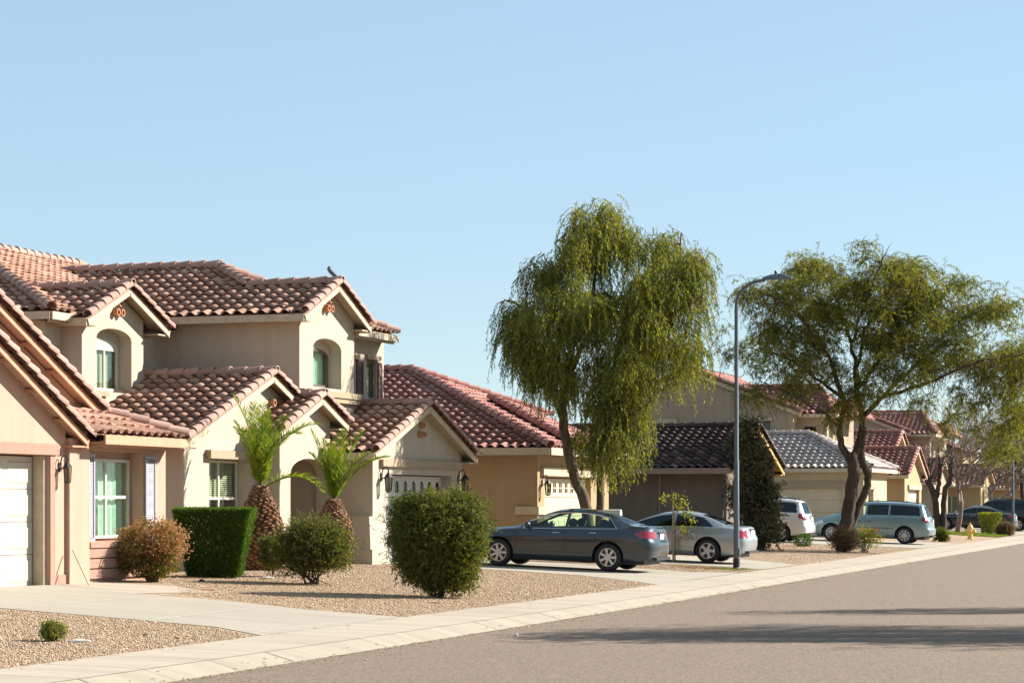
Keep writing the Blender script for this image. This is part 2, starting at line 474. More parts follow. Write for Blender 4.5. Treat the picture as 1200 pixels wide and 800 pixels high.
D1 = [(-20.95,30.95),(-18.2,30.5),(-15.8,29.95),(-14.2,29.5),(-13.05,28.5),(-13.05,33.7),(-14.8,34.2),(-16.7,35.15),(-18.7,35.7),(-20.2,36.7),(-20.95,37.0)]
D2 = [(-20.95,52.35),(-17.9,52.25),(-15.6,51.6),(-13.9,50.0),(-13.1,49.0),(-13.3,58.0),(-14.3,56.6),(-17.3,58.1),(-20.95,58.6)]
D3 = [(-20.1,61.3),(-15.5,61.7),(-13.4,61.0),(-13.45,65.9),(-15.6,68.2),(-20.1,68.6)]
D4 = [(-26,90.2),(-19,90.0),(-15.2,91.0),(-13.75,91.2),(-13.85,102.5),(-15.5,101.3),(-18.3,101.3),(-26,103.6)]
D5 = [(-22,133.0),(-16,133.2),(-14.3,132),(-14.6,152),(-22,152)]
for P in (D1, D2, D3, D4, D5): tag(sheet('driveway', P, M['conc'], .007), kind='structure')
tag(sheet('path', [(-20.2,36.75),(-18.75,35.75),(-18.0,37.3),(-19.4,38.6),(-20.9,38.3),(-20.9,37.1)], M['walk'], .004), kind='structure')
mb = MB()
def jl(a, b, w=.02, m=mb):
    a = V((a[0], a[1], 0)); b = V((b[0], b[1], 0)); n = 10; sd = (b-a).normalized().cross(V((0,0,1)))*w
    for k in range(n):
        p = a.lerp(b, k/n); q = a.lerp(b, (k+1)/n)
        m.face([(t.x, t.y, gz(t.x, t.y)+.0105) for t in (p-sd, p+sd, q+sd, q-sd)])
jl((-18.0,30.45),(-18.2,35.9)); jl((-15.45,29.85),(-15.7,34.6)); jl((-13.3,28.8),(-13.25,33.75)); jl((-17.2,52.2),(-17.4,58.0)); jl((-15.0,51.3),(-14.9,57.0))
tag(mb.build('driveway_joints', M['jointl'], fixn=False), kind='structure')

# grass verge near the hydrant and a little grass at the lamp post
def blades(name, poly, n, h, mat, dz=0):
    xs = [p[0] for p in poly]; ys = [p[1] for p in poly]; mb = MB(); k = 0
    while k < n:
        x = random.uniform(min(xs), max(xs)); y = random.uniform(min(ys), max(ys))
        if not inpoly(x, y, poly): continue
        k += 1; a = random.uniform(0, 6.3); hh = h*random.uniform(.5, 1.1); w = h*.16
        z = gz(x, y)+dz; dx, dy = math.cos(a)*w, math.sin(a)*w; lx, ly = random.gauss(0, hh*.3), random.gauss(0, hh*.3)
        mb.face([(x-dx, y-dy, z), (x+dx, y+dy, z), (x+lx, y+ly, z+hh)])
    return tag(mb.build(name, mat, fixn=False), kind='stuff')
GR = [(-19.3,124),(-14.35,120.5),(-14.5,127),(-19.5,130)]
tag(sheet('lawn_soil', GR, M['lawn'], .012), kind='structure')
blades('grass', GR, 16000, .10, M['grassy'])
blades('grass', [(-16.2,60.6),(-14.5,58.4),(-13.6,59.6),(-13.9,60.9)], 900, .05, M['l_dry'])
blades('grass', [(-14.6,59.6),(-13.7,59.0),(-13.55,60.6),(-14.3,60.9)], 500, .05, M['grassy'])

def stones(name, polys, n, s0, s1):
    """loose stones lying on the gravel: squashed octahedra"""
    P = []
    for poly, cnt in zip(polys, n):
        xs = [p[0] for p in poly]; ys = [p[1] for p in poly]; k = 0
        while k < cnt:
            x = random.uniform(min(xs), max(xs)); y = random.uniform(min(ys), max(ys))
            if inpoly(x, y, poly): P.append((x, y, gz(x, y))); k += 1
    P = np.array(P); m = len(P)
    s = rng.uniform(s0, s1, (m, 1))*rng.uniform(.6, 1.3, (m, 3)); s[:, 2] *= .7
    o = np.array([(1,0,0),(0,1,0),(-1,0,0),(0,-1,0),(0,0,1),(0,0,-1)], float)
    a = rng.uniform(0, 6.28, m); ca, sa = np.cos(a), np.sin(a)
    v = o[None]*s[:, None, :]+rng.normal(0, .18, (m, 6, 3))*s[:, None, :]
    v = np.stack([v[..., 0]*ca[:, None]-v[..., 1]*sa[:, None], v[..., 0]*sa[:, None]+v[..., 1]*ca[:, None], v[..., 2]], -1)
    v += P[:, None, :]+np.array([0, 0, .004])
    f = np.array([(0,1,4),(1,2,4),(2,3,4),(3,0,4),(1,0,5),(2,1,5),(3,2,5),(0,3,5)])
    return link(name, fastmesh(name, v.reshape(-1, 3), (f[None]+np.arange(m)[:, None, None]*6).reshape(-1, 3)), M['stones'])
def fastmesh(name, v, f):
    me = bpy.data.meshes.new(name); k = f.shape[1]
    me.vertices.add(len(v)); me.vertices.foreach_set('co', np.ascontiguousarray(v, np.float32).ravel())
    me.loops.add(f.size); me.loops.foreach_set('vertex_index', np.ascontiguousarray(f, np.int32).ravel())
    me.polygons.add(len(f)); me.polygons.foreach_set('loop_start', np.arange(0, f.size, k, dtype=np.int32))
    me.update(calc_edges=True); me.validate(); return me
yard1 = [(-18.6,24),(-13.05,22),(-13.05,28.35),(-14.2,29.4),(-15.8,29.9),(-18.6,30.4)]
yard2 = [(-18.1,36.2),(-16.6,35.35),(-14.9,34.3),(-13.1,33.9),(-13.1,48.8),(-13.9,49.8),(-15.6,51.5),(-17.9,52.1),(-20.9,52.2),(-22.4,50),(-22.4,46),(-20.9,40.9),(-19.4,38.7)]
yard3 = [(-17.3,58.2),(-14.3,56.8),(-13.3,58.2),(-13.35,60.9),(-15.5,61.5),(-19.5,61.2),(-19.5,58.7)]
yard4 = [(-18.5,68.8),(-15.6,68.4),(-13.5,66.2),(-13.8,91),(-15.2,90.8),(-18.7,89.8)]
tag(stones('gravel_stones', [yard1, yard2, yard3, yard4], [24000, 40000, 6000, 9000], .008, .0175), kind='stuff')

def band(a, b, y0, y1): return [(a+off(y0), y0), (b+off(y0), y0), (b+off((y0+y1)/2), (y0+y1)/2), (b+off(y1), y1), (a+off(y1), y1), (a+off((y0+y1)/2), (y0+y1)/2)]
tag(stones('gutter_grit', [band(-11.36, -11.22, 14, 60), band(-11.34, -10.6, 18, 60), band(-13.04, -12.6, 20, 66), band(-16, -13.2, 29.5, 34)], [2600, 700, 500, 60], .004, .012), kind='stuff')
ll_ = MB()
for _ in range(420):                                   # dry leaves blown along the gutter and pavement
    y = random.uniform(16, 75); x = random.choice((-11.3, -11.3, -11.5, -12.95, -11.1))+random.gauss(0, .07)+off(y); z = gz(x, y)+.012; a = random.random()*6.3; l = random.uniform(.015, .04)
    ll_.face([(x-l*math.cos(a), y-l*math.sin(a), z), (x+l*.4*math.sin(a), y-l*.4*math.cos(a), z+.006), (x+l*math.cos(a), y+l*math.sin(a), z+.004), (x-l*.4*math.sin(a), y+l*.4*math.cos(a), z)])
tag(ll_.build('leaf_litter', M['l_dry'], fixn=False), kind='stuff')

# ------------------------------------------------------------------ roofs
TW, RH = .305, .37
def tileslope(pts, name, mat, parent, tw=TW, rh=RH, amp=.062, seg=8):
    """one roof plane of S tiles: a corrugated, stepped surface clipped to the polygon (first edge = eave)"""
    p = [V(q) for q in pts]; u = (p[1]-p[0]).normalized()
    nn = None
    for k in range(2, len(p)):
        c = u.cross(p[k]-p[0])
        if c.length > .05: nn = c.normalized(); break
    if nn.z < 0: nn = -nn
    v = nn.cross(u)
    if v.z < 0: u = -u; v = nn.cross(u)
    o = p[0]; q2 = [((q-o).dot(u), (q-o).dot(v)) for q in p]
    a0 = math.floor(min(q[0] for q in q2)/tw)*tw; a1 = max(q[0] for q in q2)
    nr = int(math.ceil(max(q[1] for q in q2)/rh)); nt_ = int(math.ceil((a1-a0)/tw))
    us = [0, .09, .2, .33, .46, .57, .66, .76, .88]
    def h(t):
        return amp*math.sin(math.pi*t/.66)**.8 if t < .66 else -.012*math.sin(math.pi*(t-.66)/.34)
    A = np.array([a0+(i+t)*tw for i in range(nt_) for t in us]+[a0+nt_*tw])
    Hh = np.array([h(t) for i in range(nt_) for t in us]+[h(0)])
    bm = bmesh.new(); uvl = bm.loops.layers.uv.new('UVMap')
    for j in range(nr):
        rr = random.Random(j*77+nt_)
        jit = {i: rr.gauss(0, .010) for i in range(nt_+1)}
        rows = []
        for (b, dh, sc) in ((j*rh-.02, -.02, 1.), (j*rh-.02, .040, 1.05), ((j+1)*rh, .004, .9)):
            rw = []
            for k in range(len(A)):
                z = Hh[k]*sc+dh+(jit[k//9] if dh > .02 else 0)
                if dh < 0 and j > 0: z = Hh[k]*.9+.002
                rw.append(bm.verts.new(o+u*A[k]+v*(b+(.05 if dh < 0 and j > 0 else 0))+nn*z))
            rows.append(rw)
        for r_ in ((0, 1) if j > 0 else (1,)):
            for k in range(len(A)-1):
                f = bm.faces.new((rows[r_][k], rows[r_][k+1], rows[r_+1][k+1], rows[r_+1][k]))
                f.smooth = r_ == 1
                for l in f.loops: l[uvl].uv = (k//9+.5, j+.5)
    for i in range(len(q2)):
        a = V(q2[i]); b = V(q2[(i+1) % len(q2)]); e = b-a
        if e.length < 1e-4: continue
        cen = V((sum(q[0] for q in q2)/len(q2), sum(q[1] for q in q2)/len(q2)))
        n2 = V((e.y, -e.x)).normalized()
        if n2.dot(cen-a) > 0: n2 = -n2
        if i == 0: a = a+n2*.06                       # keep the eave overhang
        bmesh.ops.bisect_plane(bm, geom=bm.verts[:]+bm.edges[:]+bm.faces[:], plane_co=o+u*a.x+v*a.y, plane_no=u*n2.x+v*n2.y, clear_outer=True)
    # underlay below the tiles
    vs = [bm.verts.new(q-nn*.03) for q in p]; f = bm.faces.new(vs)
    for l in f.loops: l[uvl].uv = (-3.5, -3.5)
    me = bpy.data.meshes.new(name); bm.to_mesh(me); bm.free()
    return link(name, me, mat, parent)
def caps(mb, a, b, r=.115, L=.40, lift=.05, start=0):
    """row of overlapping half-round cap tiles from the low end a to the high end b"""
    a = V(a); b = V(b); d = b-a; n = max(1, round(d.length/L)); d.normalize(); L = (b-a).length/n
    sd = d.cross(V((0,0,1))).normalized(); up = sd.cross(d)
    for k in range(n):
        j = random.uniform(-.008, .008)
        p0 = a+d*(k*L-.04)+up*(lift+.025+j); p1 = a+d*((k+1)*L+.01)+up*(lift-.005)
        ring = []
        for p, rr, th in ((p0, r*1.12, 0), (p1, r*.95, 0)):
            ring.append([p+(sd*math.cos(t)+up*math.sin(t)*.95)*rr for t in [math.pi*(-.12+1.24*i/9) for i in range(10)]])
        ringi = [[p0+(q-p0)*.80 for q in ring[0]]]
        for i in range(9):
            mb.face([ring[0][i], ring[0][i+1], ring[1][i+1], ring[1][i]], [(k+.5+start, .5)]*4)
            mb.face([ringi[0][i], ringi[0][i+1], ring[0][i+1], ring[0][i]], [(k+.5+start, .5)]*4)
class Roof:
    def __init__(s, parent, tile, cap, fascia, name='roof', fh=.15, sw=.42, soffit=None):
        s.fh = fh; s.sw = sw; s.sf = MB(); s.soffit = soffit
        s.parent = parent; s.tile = tile; s.cap = cap; s.fas = fascia; s.c = MB(); s.f = MB(); s.first = None; s.name = name
    def slope(s, *pts):
        o = tileslope(pts, s.name, s.tile, s.parent); s.first = s.first or o; return o
    def ridge(s, a, b, r=.115): caps(s.c, a, b, r)
    def rake(s, a, b, fas=True, dy=0):
        """barrel tiles laid down a gable's edge, with the barge board under them"""
        caps(s.c, a, b, .10, .36, .07, 30)
        if fas:
            a = V(a); b = V(b)
            s.f.beam(a+V((-.03,0,-.03-s.fh/2)), b+V((-.03,0,-.03-s.fh/2)), .045, s.fh)
            (s.sf if s.soffit else s.f).beam(a+V((-.055-s.sw/2,0,-.045)), b+V((-.055-s.sw/2,0,-.045)), s.sw, .03)
    def fascia(s, a, b, out, h=.17):
        a = V(a); b = V(b); o = V(out)
        s.f.beam(a+o*.03+V((0,0,-.10)), b+o*.03+V((0,0,-.10)), .04, h)
        s.f.beam(a-o*.26+V((0,0,-.15)), b-o*.26+V((0,0,-.15)), .54, .03)
    def done(s):
        if s.c.f: s.c.build('ridge_tiles', s.cap, s.parent, smooth=40, fixn=False)
        if s.f.f: s.f.build('fascia', s.fas, s.parent)
        if s.sf.f: build_each(s.sf, 'soffit', s.soffit, s.parent)
def gable_x(roof, xf, xb, ya, yb, ze, yr, zr, zeb=None, xba=None):
    """gable whose face looks at the street (+X): eaves at y=ya (near) and y=yb"""
    zeb = ze if zeb is None else zeb; xba = xba or xb
    roof.slope((xb, ya, ze), (xf, ya, ze), (xf, yr, zr), (xba, yr, zr))
    roof.slope((xf, yb, zeb), (xba, yb, zeb), (xba, yr, zr), (xf, yr, zr))
    roof.rake((xf-.02, ya, ze), (xf-.02, yr, zr)); roof.rake((xf-.02, yb, zeb), (xf-.02, yr, zr))
    roof.ridge((xf+.02, yr, zr), (xba, yr, zr))
    roof.fascia((xb, ya, ze), (xf-.06, ya, ze), (0, -1, 0)); roof.fascia((xba, yb, zeb), (xf-.06, yb, zeb), (0, 1, 0))

# ------------------------------------------------------------------ windows, doors, lamps
def rect(a, b, c, d): return [(a, c), (b, c), (b, d), (a, d)]
def arch(a, b, c, spring, rise, n=10):
    """opening with a segmental or round head"""
    pts = [(a, c), (b, c), (b, spring)]; m = (a+b)/2; w = (b-a)/2
    for k in range(1, n): t = math.pi*k/n; pts.append((m+w*math.cos(t), spring+rise*math.sin(t)))
    pts.append((a, spring)); return pts
def window(parent, X, a, b, c, d, cols=1, rows=1, frame='frame', cur='curtain', head=None, split=.5, glass='glass', sill=False, axis='x', deep=.9, cover=1.):
    """frame > glass pane and curtain; a,b across, c,d in height; X = face of the frame"""
    out = arch(a, b, c, d, head) if head else rect(a, b, c, d)
    fw = .055; holes = []
    top = d+(head or 0)*.0
    for i in range(cols):
        for j in range(rows):
            a0 = a+(b-a)*i/cols+fw*(1 if i == 0 else .5); a1 = a+(b-a)*(i+1)/cols-fw*(1 if i == cols-1 else .5)
            if rows == 1: c0, c1 = c+fw, d-fw
            else:
                s0 = c+(d-c)*(0 if j == 0 else split); s1 = c+(d-c)*(split if j == 0 else 1)
                c0 = s0+fw*(1 if j == 0 else .5); c1 = s1-fw*(1 if j == 1 else .5)
            if head and j == rows-1 and cols == 1: holes.append(arch(a0, a1, c0, d, head-fw))
            else: holes.append(rect(a0, a1, c0, c1))
    mb = MB(); mb.panel(axis, X, out, holes, .05); f = mb.build('window', M[frame], parent)
    sg = -1 if axis == 'x' else 1
    def pane(dp, mat, name, o, th=.01):
        m2 = MB(); m2.panel(axis, X+sg*dp, o, [], th); return m2.build(name, M[mat], f)
    pane(.025, glass, 'glass', [(p[0]*.98+(a+b)/2*.02, p[1]*.99+(c+d)/2*.01) for p in out])
    if cur == 'curtain':
        m2 = MB(); n = 26; w = (b-a)-.08; hh = c+(d-c)*(1-cover)
        for k in range(n):
            t0 = a+.04+w*k/n; t1 = a+.04+w*(k+1)/n; e0 = .16+.025*math.sin(k*1.9); e1 = .16+.025*math.sin((k+1)*1.9)
            q = [(t0, hh+.04, e0), (t1, hh+.04, e1), (t1, d+(head or 0)-.03, e1), (t0, d+(head or 0)-.03, e0)]
            m2.face([(X-p[2], p[0], p[1]) if axis == 'x' else (p[0], X+p[2], p[1]) for p in q])
        m2.build('curtain', M['curtain'], f, fixn=False)
    elif cur == 'blind':
        m2 = MB(); z = c+(d-c)*(1-cover)+.03; g = .012
        while z < d-.03:
            if axis == 'x': m2.add([(X-.10,a+.05,z),(X-.10,b-.05,z),(X-.13,b-.05,z+.035),(X-.13,a+.05,z+.035)], [(0,1,2,3)])
            else: m2.add([(a+.05,X+.10,z),(b-.05,X+.10,z),(b-.05,X+.13,z+.035),(a+.05,X+.13,z+.035)], [(0,1,2,3)])
            z += .045
        m2.build('blind', M['blind'], f, fixn=False)
    m3 = MB()
    if axis == 'x': m3.box(X-deep-.02, X-deep, a-.3, b+.3, c-.3, d+.5)
    else: m3.box(a-.3, b+.3, X+deep, X+deep+.02, c-.3, d+.5)
    m3.build('room_wall', M['room'], f)
    return f
def garage_door(parent, X, a, b, c, d, mat, cols=4, rows=4, lites=None):
    """sectional door with embossed panels; lites: None, 'arch' or 'grid'"""
    mb = MB(); rh = (d-c)/rows
    if not lites:
        mb.box(X-.06, X-.02, a, b, c, d)
    for r in range(rows):
        z0 = c+r*rh+.008; z1 = c+(r+1)*rh-.008
        if lites and r == rows-1:
            n = 8; hol = []
            for k in range(n):
                w = (b-a)/n; p = a+w*k+w*.24; q = a+w*(k+1)-w*.24
                if lites == 'arch': hol.append(arch(p, q, z0+.10, z1-.24, .12, 8))
                else:
                    m_ = (z0+z1)/2
                    hol += [rect(p, (p+q)/2-.012, z0+.12, m_-.012), rect((p+q)/2+.012, q, z0+.12, m_-.012), rect(p, (p+q)/2-.012, m_+.012, z1-.12), rect((p+q)/2+.012, q, m_+.012, z1-.12)]
            mb.panel('x', X, rect(a, b, z0, z1), hol, .05)
        else:
            mb.panel('x', X, rect(a, b, z0, z1), [], .045)
            for k in range(cols):
                w = (b-a)/cols; p = a+w*k+.09; q = a+w*(k+1)-.09; e = .035
                o = [(X+.001, p, z0+.08), (X+.001, q, z0+.08), (X+.001, q, z1-.08), (X+.001, p, z1-.08)]
                o2 = [(X+.016, p+e, z0+.08+e), (X+.016, q-e, z0+.08+e), (X+.016, q-e, z1-.08-e), (X+.016, p+e, z1-.08-e)]
                mb.add(o+o2, [(4,5,6,7),(0,1,5,4),(1,2,6,5),(2,3,7,6),(3,0,4,7)])
    g = mb.build('garage_door', M[mat], parent)
    if lites:
        m2 = MB(); m2.box(X-.04, X-.03, a+.05, b-.05, c+(rows-1)*rh+.03, d-.03); m2.build('door_lites', M['cardark'], g)
    m4 = MB(); m4.box(X-.075, X-.062, a, b, c, d); m4.build('door_back', M['joint'], g)
    return g
def lantern(parent, X, y, z, s=1.):
    """coach lamp: wall plate, scrolled arm, glazed cage with a peaked cap"""
    mb = MB(); mb.box(X, X+.02, y-.05*s, y+.05*s, z-.06*s, z+.10*s)
    mb.tube([(X+.01, y, z+.05*s), (X+.05*s, y, z+.20*s), (X+.12*s, y, z+.24*s), (X+.17*s, y, z+.18*s), (X+.17*s, y, z+.10*s)], .013*s, 6)
    c = (X+.17*s, y, z)
    mb.lathe([(.10*s, -.0*s), (.095*s, .02*s), (.045*s, .08*s), (.02*s, .11*s)], (c[0], c[1], z+.01*s), 6)
    for k in range(6):
        a = math.pi/3*k; mb.tube([(c[0]+.085*s*math.cos(a), y+.085*s*math.sin(a), z+.015*s), (c[0]+.065*s*math.cos(a), y+.065*s*math.sin(a), z-.25*s)], .009*s, 4)
    mb.lathe([(.02*s, -.045*s), (.075*s, -.02*s), (.075*s, 0)], (c[0], c[1], z-.25*s), 6)
    mb.box(X, X+.16*s, y-.012*s, y+.012*s, z-.02*s, z+.005*s)
    o = mb.build('wall_lamp', M['iron'], parent)
    m2 = MB(); m2.lathe([(.058*s, -.245*s), (.078*s, .0)], (c[0], c[1], z), 6); m2.build('lamp_glass', M['lampglass'], o)
def vents(parent, X, y, z, pat=((0, .16), (-.11, -.06), (.11, -.06)), r=.085):
    mb = MB()
    for dy, dz in pat:
        prof = [(r*.72, -.02), (r, -.02), (r, .13), (r*.72, .13), (r*.72, .0), (.001, .0)]
        mb.lathe(prof, (X, y+dy, z+dz), 14, 'x')
    build_each(mb, 'gable_vent', M['terra'], parent, 40)
def shutter(parent, X, a, b, c, d, mat):
    mb = MB(); mb.panel('x', X, rect(a, b, c, d), [rect(a+.05, b-.05, c+.06, d-.06)], .04)
    z = c+.07
    while z < d-.09:
        mb.add([(X-.008,a+.05,z),(X-.008,b-.05,z),(X-.034,b-.05,z+.05),(X-.034,a+.05,z+.05)], [(0,1,2,3)]); z += .042
    mb.box(X-.05, X-.038, a+.02, b-.02, c+.02, d-.02)
    mb.build('shutter', M[mat], parent)
# ------------------------------------------------------------------ house 1, pink
T = lambda n: M[n]
h1 = thing('house', 'pink stucco house with salmon garage header at the left edge', 'house', (-22, 36, .45), 'stucco houses along the street')
w = MB()
w.panel('x', -20.9, [(28, .3), (37.29, .3), (37.29, 3.22), (34.1, 4.86), (28, 1.9)][:4]+[(30.4, 2.95), (30.4, .3)][0:0]+[(30.9, 3.2), (30.9, .3)], [rect(31.6, 36.69, .40, 2.74)], .3)
w.panel('x', -21.85, [(30, .3), (40.05, .3), (40.05, 3.5), (34.5, 6.1), (30, 4.0)], [], .15)
w.box(-21.0, -20.82, 37.292, 38.03, .3, 3.06)                         # pilaster
w.panel('x', -20.9, [(38.032, .3), (41.2, .3), (41.2, 3.08), (38.032, 3.08)], [rect(38.033, 40.27, 1.18, 2.86)], .32)
w.panel('y', 40.9, [(-21.225, .3), (-30, .3), (-30, 3.3), (-21.225, 3.1)], [], .28)
w.build('wall', T('pink'), h1)
w = MB(); w.panel('x', -21.222, rect(37.9, 40.88, .3, 3.1), [rect(38.36, 40.2, 1.26, 2.70)], .1); w.build('recess_wall', T('pink'), h1)
w = MB(); w.box(-21.222, -21.165, 38.04, 38.33, 1.19, 2.86); w.build('recess_wall', T('pink'), h1)
w = MB(); w.box(-20.9, -20.83, 31.3, 36.95, 2.745, 2.94)
w.box(-20.9, -20.865, 36.692, 36.86, .44, 2.744)
w.box(-20.9, -20.80, 38.034, 40.35, 1.08, 1.18)                       # sill band
for k in range(3): w.box(-20.9+.001, -20.85+.02*(2-k)*0+.02, 38.034, 40.9, .52+.19*k, .52+.19*k+.165)
w.box(-20.9, -20.87, 36.87, 37.28, .3, .62)
build_each(w, 'trim', T('pinktrim'), h1)
garage_door(h1, -21.18, 31.62, 36.66, .42, 2.72, 'doorw', 5, 4)
m_ = MB(); m_.box(-21.16, -20.95, 36.60, 36.688, .42, 2.73); m_.build('door_jamb', T('fascia_c'), h1)
window(h1, -21.16, 38.34, 40.22, 1.24, 2.72, 2, 2, 'frame', 'curtain', split=.52)
shutter(h1, -20.855, 40.30, 40.72, 1.10, 2.80, 'shutter')
shutter(h1, -20.855, 37.80+.235, 38.30, 1.20, 2.80, 'shutter')
lantern(h1, -20.895, 37.06, 2.52, .95)
r = Roof(h1, T('tile1'), T('tile1c'), T('fascia_o'), fh=.11, sw=.24, soffit=T('pink'))
gable_x(r, -20.62, -23.5, 30.3, 37.68, 3.06, 34.0, 4.90)
gable_x(r, -21.56, -31, 28.6, 40.25, 3.50, 34.5, 6.22)
r.slope((-20.5, 37.72, 3.16), (-20.5, 41.2, 3.16), (-23.6, 38.1, 4.34), (-23.6, 36.5, 4.34), (-22, 36.2, 3.73))
r.ridge((-20.5, 41.2, 3.18), (-23.6, 38.1, 4.36), .11)
r.slope((-20.5, 41.2, 3.16), (-29, 41.2, 3.16), (-26, 38.1, 4.34), (-23.6, 38.1, 4.34))
r.fascia((-20.5, 37.95, 3.15), (-20.5, 41.2, 3.15), (1, 0, 0)); r.fascia((-20.5, 41.2, 3.15), (-24, 41.2, 3.15), (0, 1, 0))
r.f.beam((-20.56, 38.0, 2.98), (-20.56, 41.1, 2.98), .05, .12)
r.done()
# outrigger blocks below the rakes
w = MB()
for X, y0, z0, s in ((-20.80, 34.0, 4.90, -.50), (-21.75, 34.5, 6.22, -.473)):
    for k in range(1, 5):
        y = y0+k*.95
        if (X < -21 or y < 37.4) and y < 40: w.box(X-.2, X+.10, y-.04, y+.04, z0+s*(y-y0)-.15, z0+s*(y-y0)-.08)
build_each(w, 'rafter_tail', T('fascia_o'), h1)
st = MB(); st.tube([(-20.3, 37.05, .45), (-20.76, 37.3, 1.06)], .016, 6)
tag(st.build('garden_stake', M['fascia_c'], loc=(-20.3, 37.05, .45)), 'thin wooden stake leaning on the pink garage wall', 'stake')

# ------------------------------------------------------------------ house 2, cream, two storeys
h2 = thing('house', 'two storey cream stucco house with three gables and arched upper windows', 'house', (-24, 50, .45), 'stucco houses along the street')
w = MB()
# living room wing
w.panel('x', -22.6, [(45.4, .3), (49.058, .3), (49.058, 4.72), (45.4, 3.36)], [rect(46.63, 48.62, 1.05, 2.87)], .28)
w.panel('y', 45.4, [(-22.88, .3), (-33, .3), (-33, 3.3), (-22.88, 3.3)], [], .2)
w.panel('x', -22.6, [(49.06, 3.3), (51.6, 3.3), (51.6, 3.95), (49.45, 4.74), (49.06, 4.70)], [], .2)
# entry
w.panel('x', -22.0, [(49.06, .3), (51.998, .3), (51.998, 3.95), (50.85, 4.35), (49.06, 3.68)], [arch(49.66, 51.85, .301, 2.58, .36)], .3)
w.panel('y', 49.06, [(-22.3, .3), (-23.4, .3), (-23.4, 3.6), (-22.3, 3.6)], [], .12)
w.box(-23.8, -23.6, 49.2, 52, .3, 3.6)
# garage
w.panel('x', -20.9, [(52.0, .3), (58.3, .3), (58.3, 3.18), (55.05, 4.34), (52.0, 3.26)], [rect(52.84, 57.5, .40, 2.60)], .3)
w.panel('y', 52.0, [(-21.2, .3), (-25, .3), (-25, 3.3), (-21.2, 3.22)], [], .2)
w.panel('y', 58.1, [(-21.2, .3), (-30, .3), (-30, 3.3), (-21.2, 3.1)], [], .2)
# upper floor
w.panel('x', -22.3, [(50.86, 3.6), (54.24, 3.6), (54.24, 6.38), (52.5, 7.10), (50.86, 6.40)], [arch(51.67, 53.42, 4.68, 5.62, .26)], .34)
w.panel('y', 50.86, [(-22.64, 3.4), (-27, 3.4), (-27, 6.4), (-22.64, 6.4)], [], .2)
w.panel('x', -22.8, [(54.1, 3.6), (57.5, 3.6), (57.5, 6.25), (54.1, 6.25)], [rect(54.5, 55.5, 4.25, 5.55), rect(56.3, 57.0, 4.2, 5.6)], .2)
w.box(-30, -23.0, 57.3, 57.5, .4, 6.2)
w.panel('x', -25.4, [(46.04, 3.5), (48.94, 3.5), (48.94, 6.12), (47.65, 6.66), (46.04, 6.0)], [arch(46.7, 48.36, 4.40, 5.60, .24)], .34)
w.panel('y', 46.04, [(-25.74, 3.5), (-25.9, 3.5), (-25.9, 6.0), (-25.74, 6.0)], [], .1)
w.panel('y', 48.8, [(-25.74, 3.5), (-25.9, 3.5), (-25.9, 6.0), (-25.74, 6.0)], [], .13)
w.panel('x', -25.9, [(45.3, 3.4), (50.858, 3.4), (50.858, 5.98), (45.3, 5.98)], [rect(46.2, 48.7, 3.6, 5.9)], .2)
w.panel('y', 45.3, [(-26.1, 3.3), (-34, 3.3), (-34, 5.98), (-26.1, 5.98)], [], .2)
w.build('wall', T('cream'), h2)
w = MB(); w.add([(-20.78,51.62,.35),(-20.78,52.56,.35),(-21.3,51.62,.35),(-21.3,52.56,.35),(-20.86,51.68,1.58),(-20.86,52.5,1.58),(-21.3,51.68,1.58),(-21.3,52.5,1.58)],
      [(0,1,5,4),(2,0,4,6),(4,5,7,6),(1,3,7,5),(3,2,6,7)])
w.box(-21.34, -20.74, 51.58, 52.6, .3, .80)
w.build('buttress', T('cream'), h2)
w = MB(); w.box(-22.6, -22.46, 46.45, 48.75, 2.875, 3.06); w.box(-20.9, -20.80, 52.45, 57.85, 2.78, 2.97)
w.box(-22.3, -22.14, 50.80, 54.42, 4.46, 4.60); w.box(-22.3, -22.18, 50.84, 54.36, 4.34, 4.458)
w.box(-22.8, -22.70, 54.42, 55.6, 5.56, 5.66); w.box(-22.8, -22.66, 54.42, 55.65, 4.12, 4.24); w.box(-22.8, -22.70, 56.2, 57.1, 5.61, 5.72)
w.box(-25.4, -25.24, 46.0, 47.0, 4.28, 4.39); w.box(-25.4, -25.3, 46.05, 46.95, 4.16, 4.278)
w.box(-21.9, -21.7, 51.93, 51.998, 2.86, 3.10)
build_each(w, 'trim', T('creamtrim'), h2)
w = MB(); w.box(-25.76, -25.68, 46.4, 48.6, 4.2, 6.0) if False else None
w.panel('x', -25.70, rect(46.5, 48.6, 4.3, 6.0), [arch(47.02, 48.30, 4.45, 5.42, .2)], .05)
w.panel('x', -22.60, rect(51.4, 53.7, 4.5, 6.1), [arch(51.98, 53.36, 4.72, 5.45, .2)], .05)
build_each(w, 'recess_wall', T('cream'), h2)
window(h2, -25.72, 47.02, 48.30, 4.45, 5.42, 2, 1, 'frame', 'blind', head=.2)
window(h2, -22.62, 51.98, 53.36, 4.72, 5.45, 1, 1, 'fdark', 'curtain', head=.2)
window(h2, -22.86, 54.52, 55.48, 4.27, 5.53, 1, 2, 'frame', None, glass='glassd')
window(h2, -22.86, 56.32, 56.98, 4.22, 5.58, 1, 1, 'fdark', 'blind')
shutter(h2, -22.755, 55.58, 56.0, 4.26, 5.56, 'shutbr')
shutter(h2, -22.755, 57.04, 57.30, 4.26, 5.56, 'shutbr')
window(h2, -22.84, 46.65, 48.60, 1.08, 2.85, 2, 2, 'frame', 'blind', split=.52, cover=.5)
garage_door(h2, -21.18, 52.86, 57.48, .44, 2.58, 'doorg', 8, 4, 'arch')
m_ = MB(); m_.box(-23.6, -23.54, 50.2, 51.2, .45, 2.5); m_.build('front_door', M['fdark'], h2)
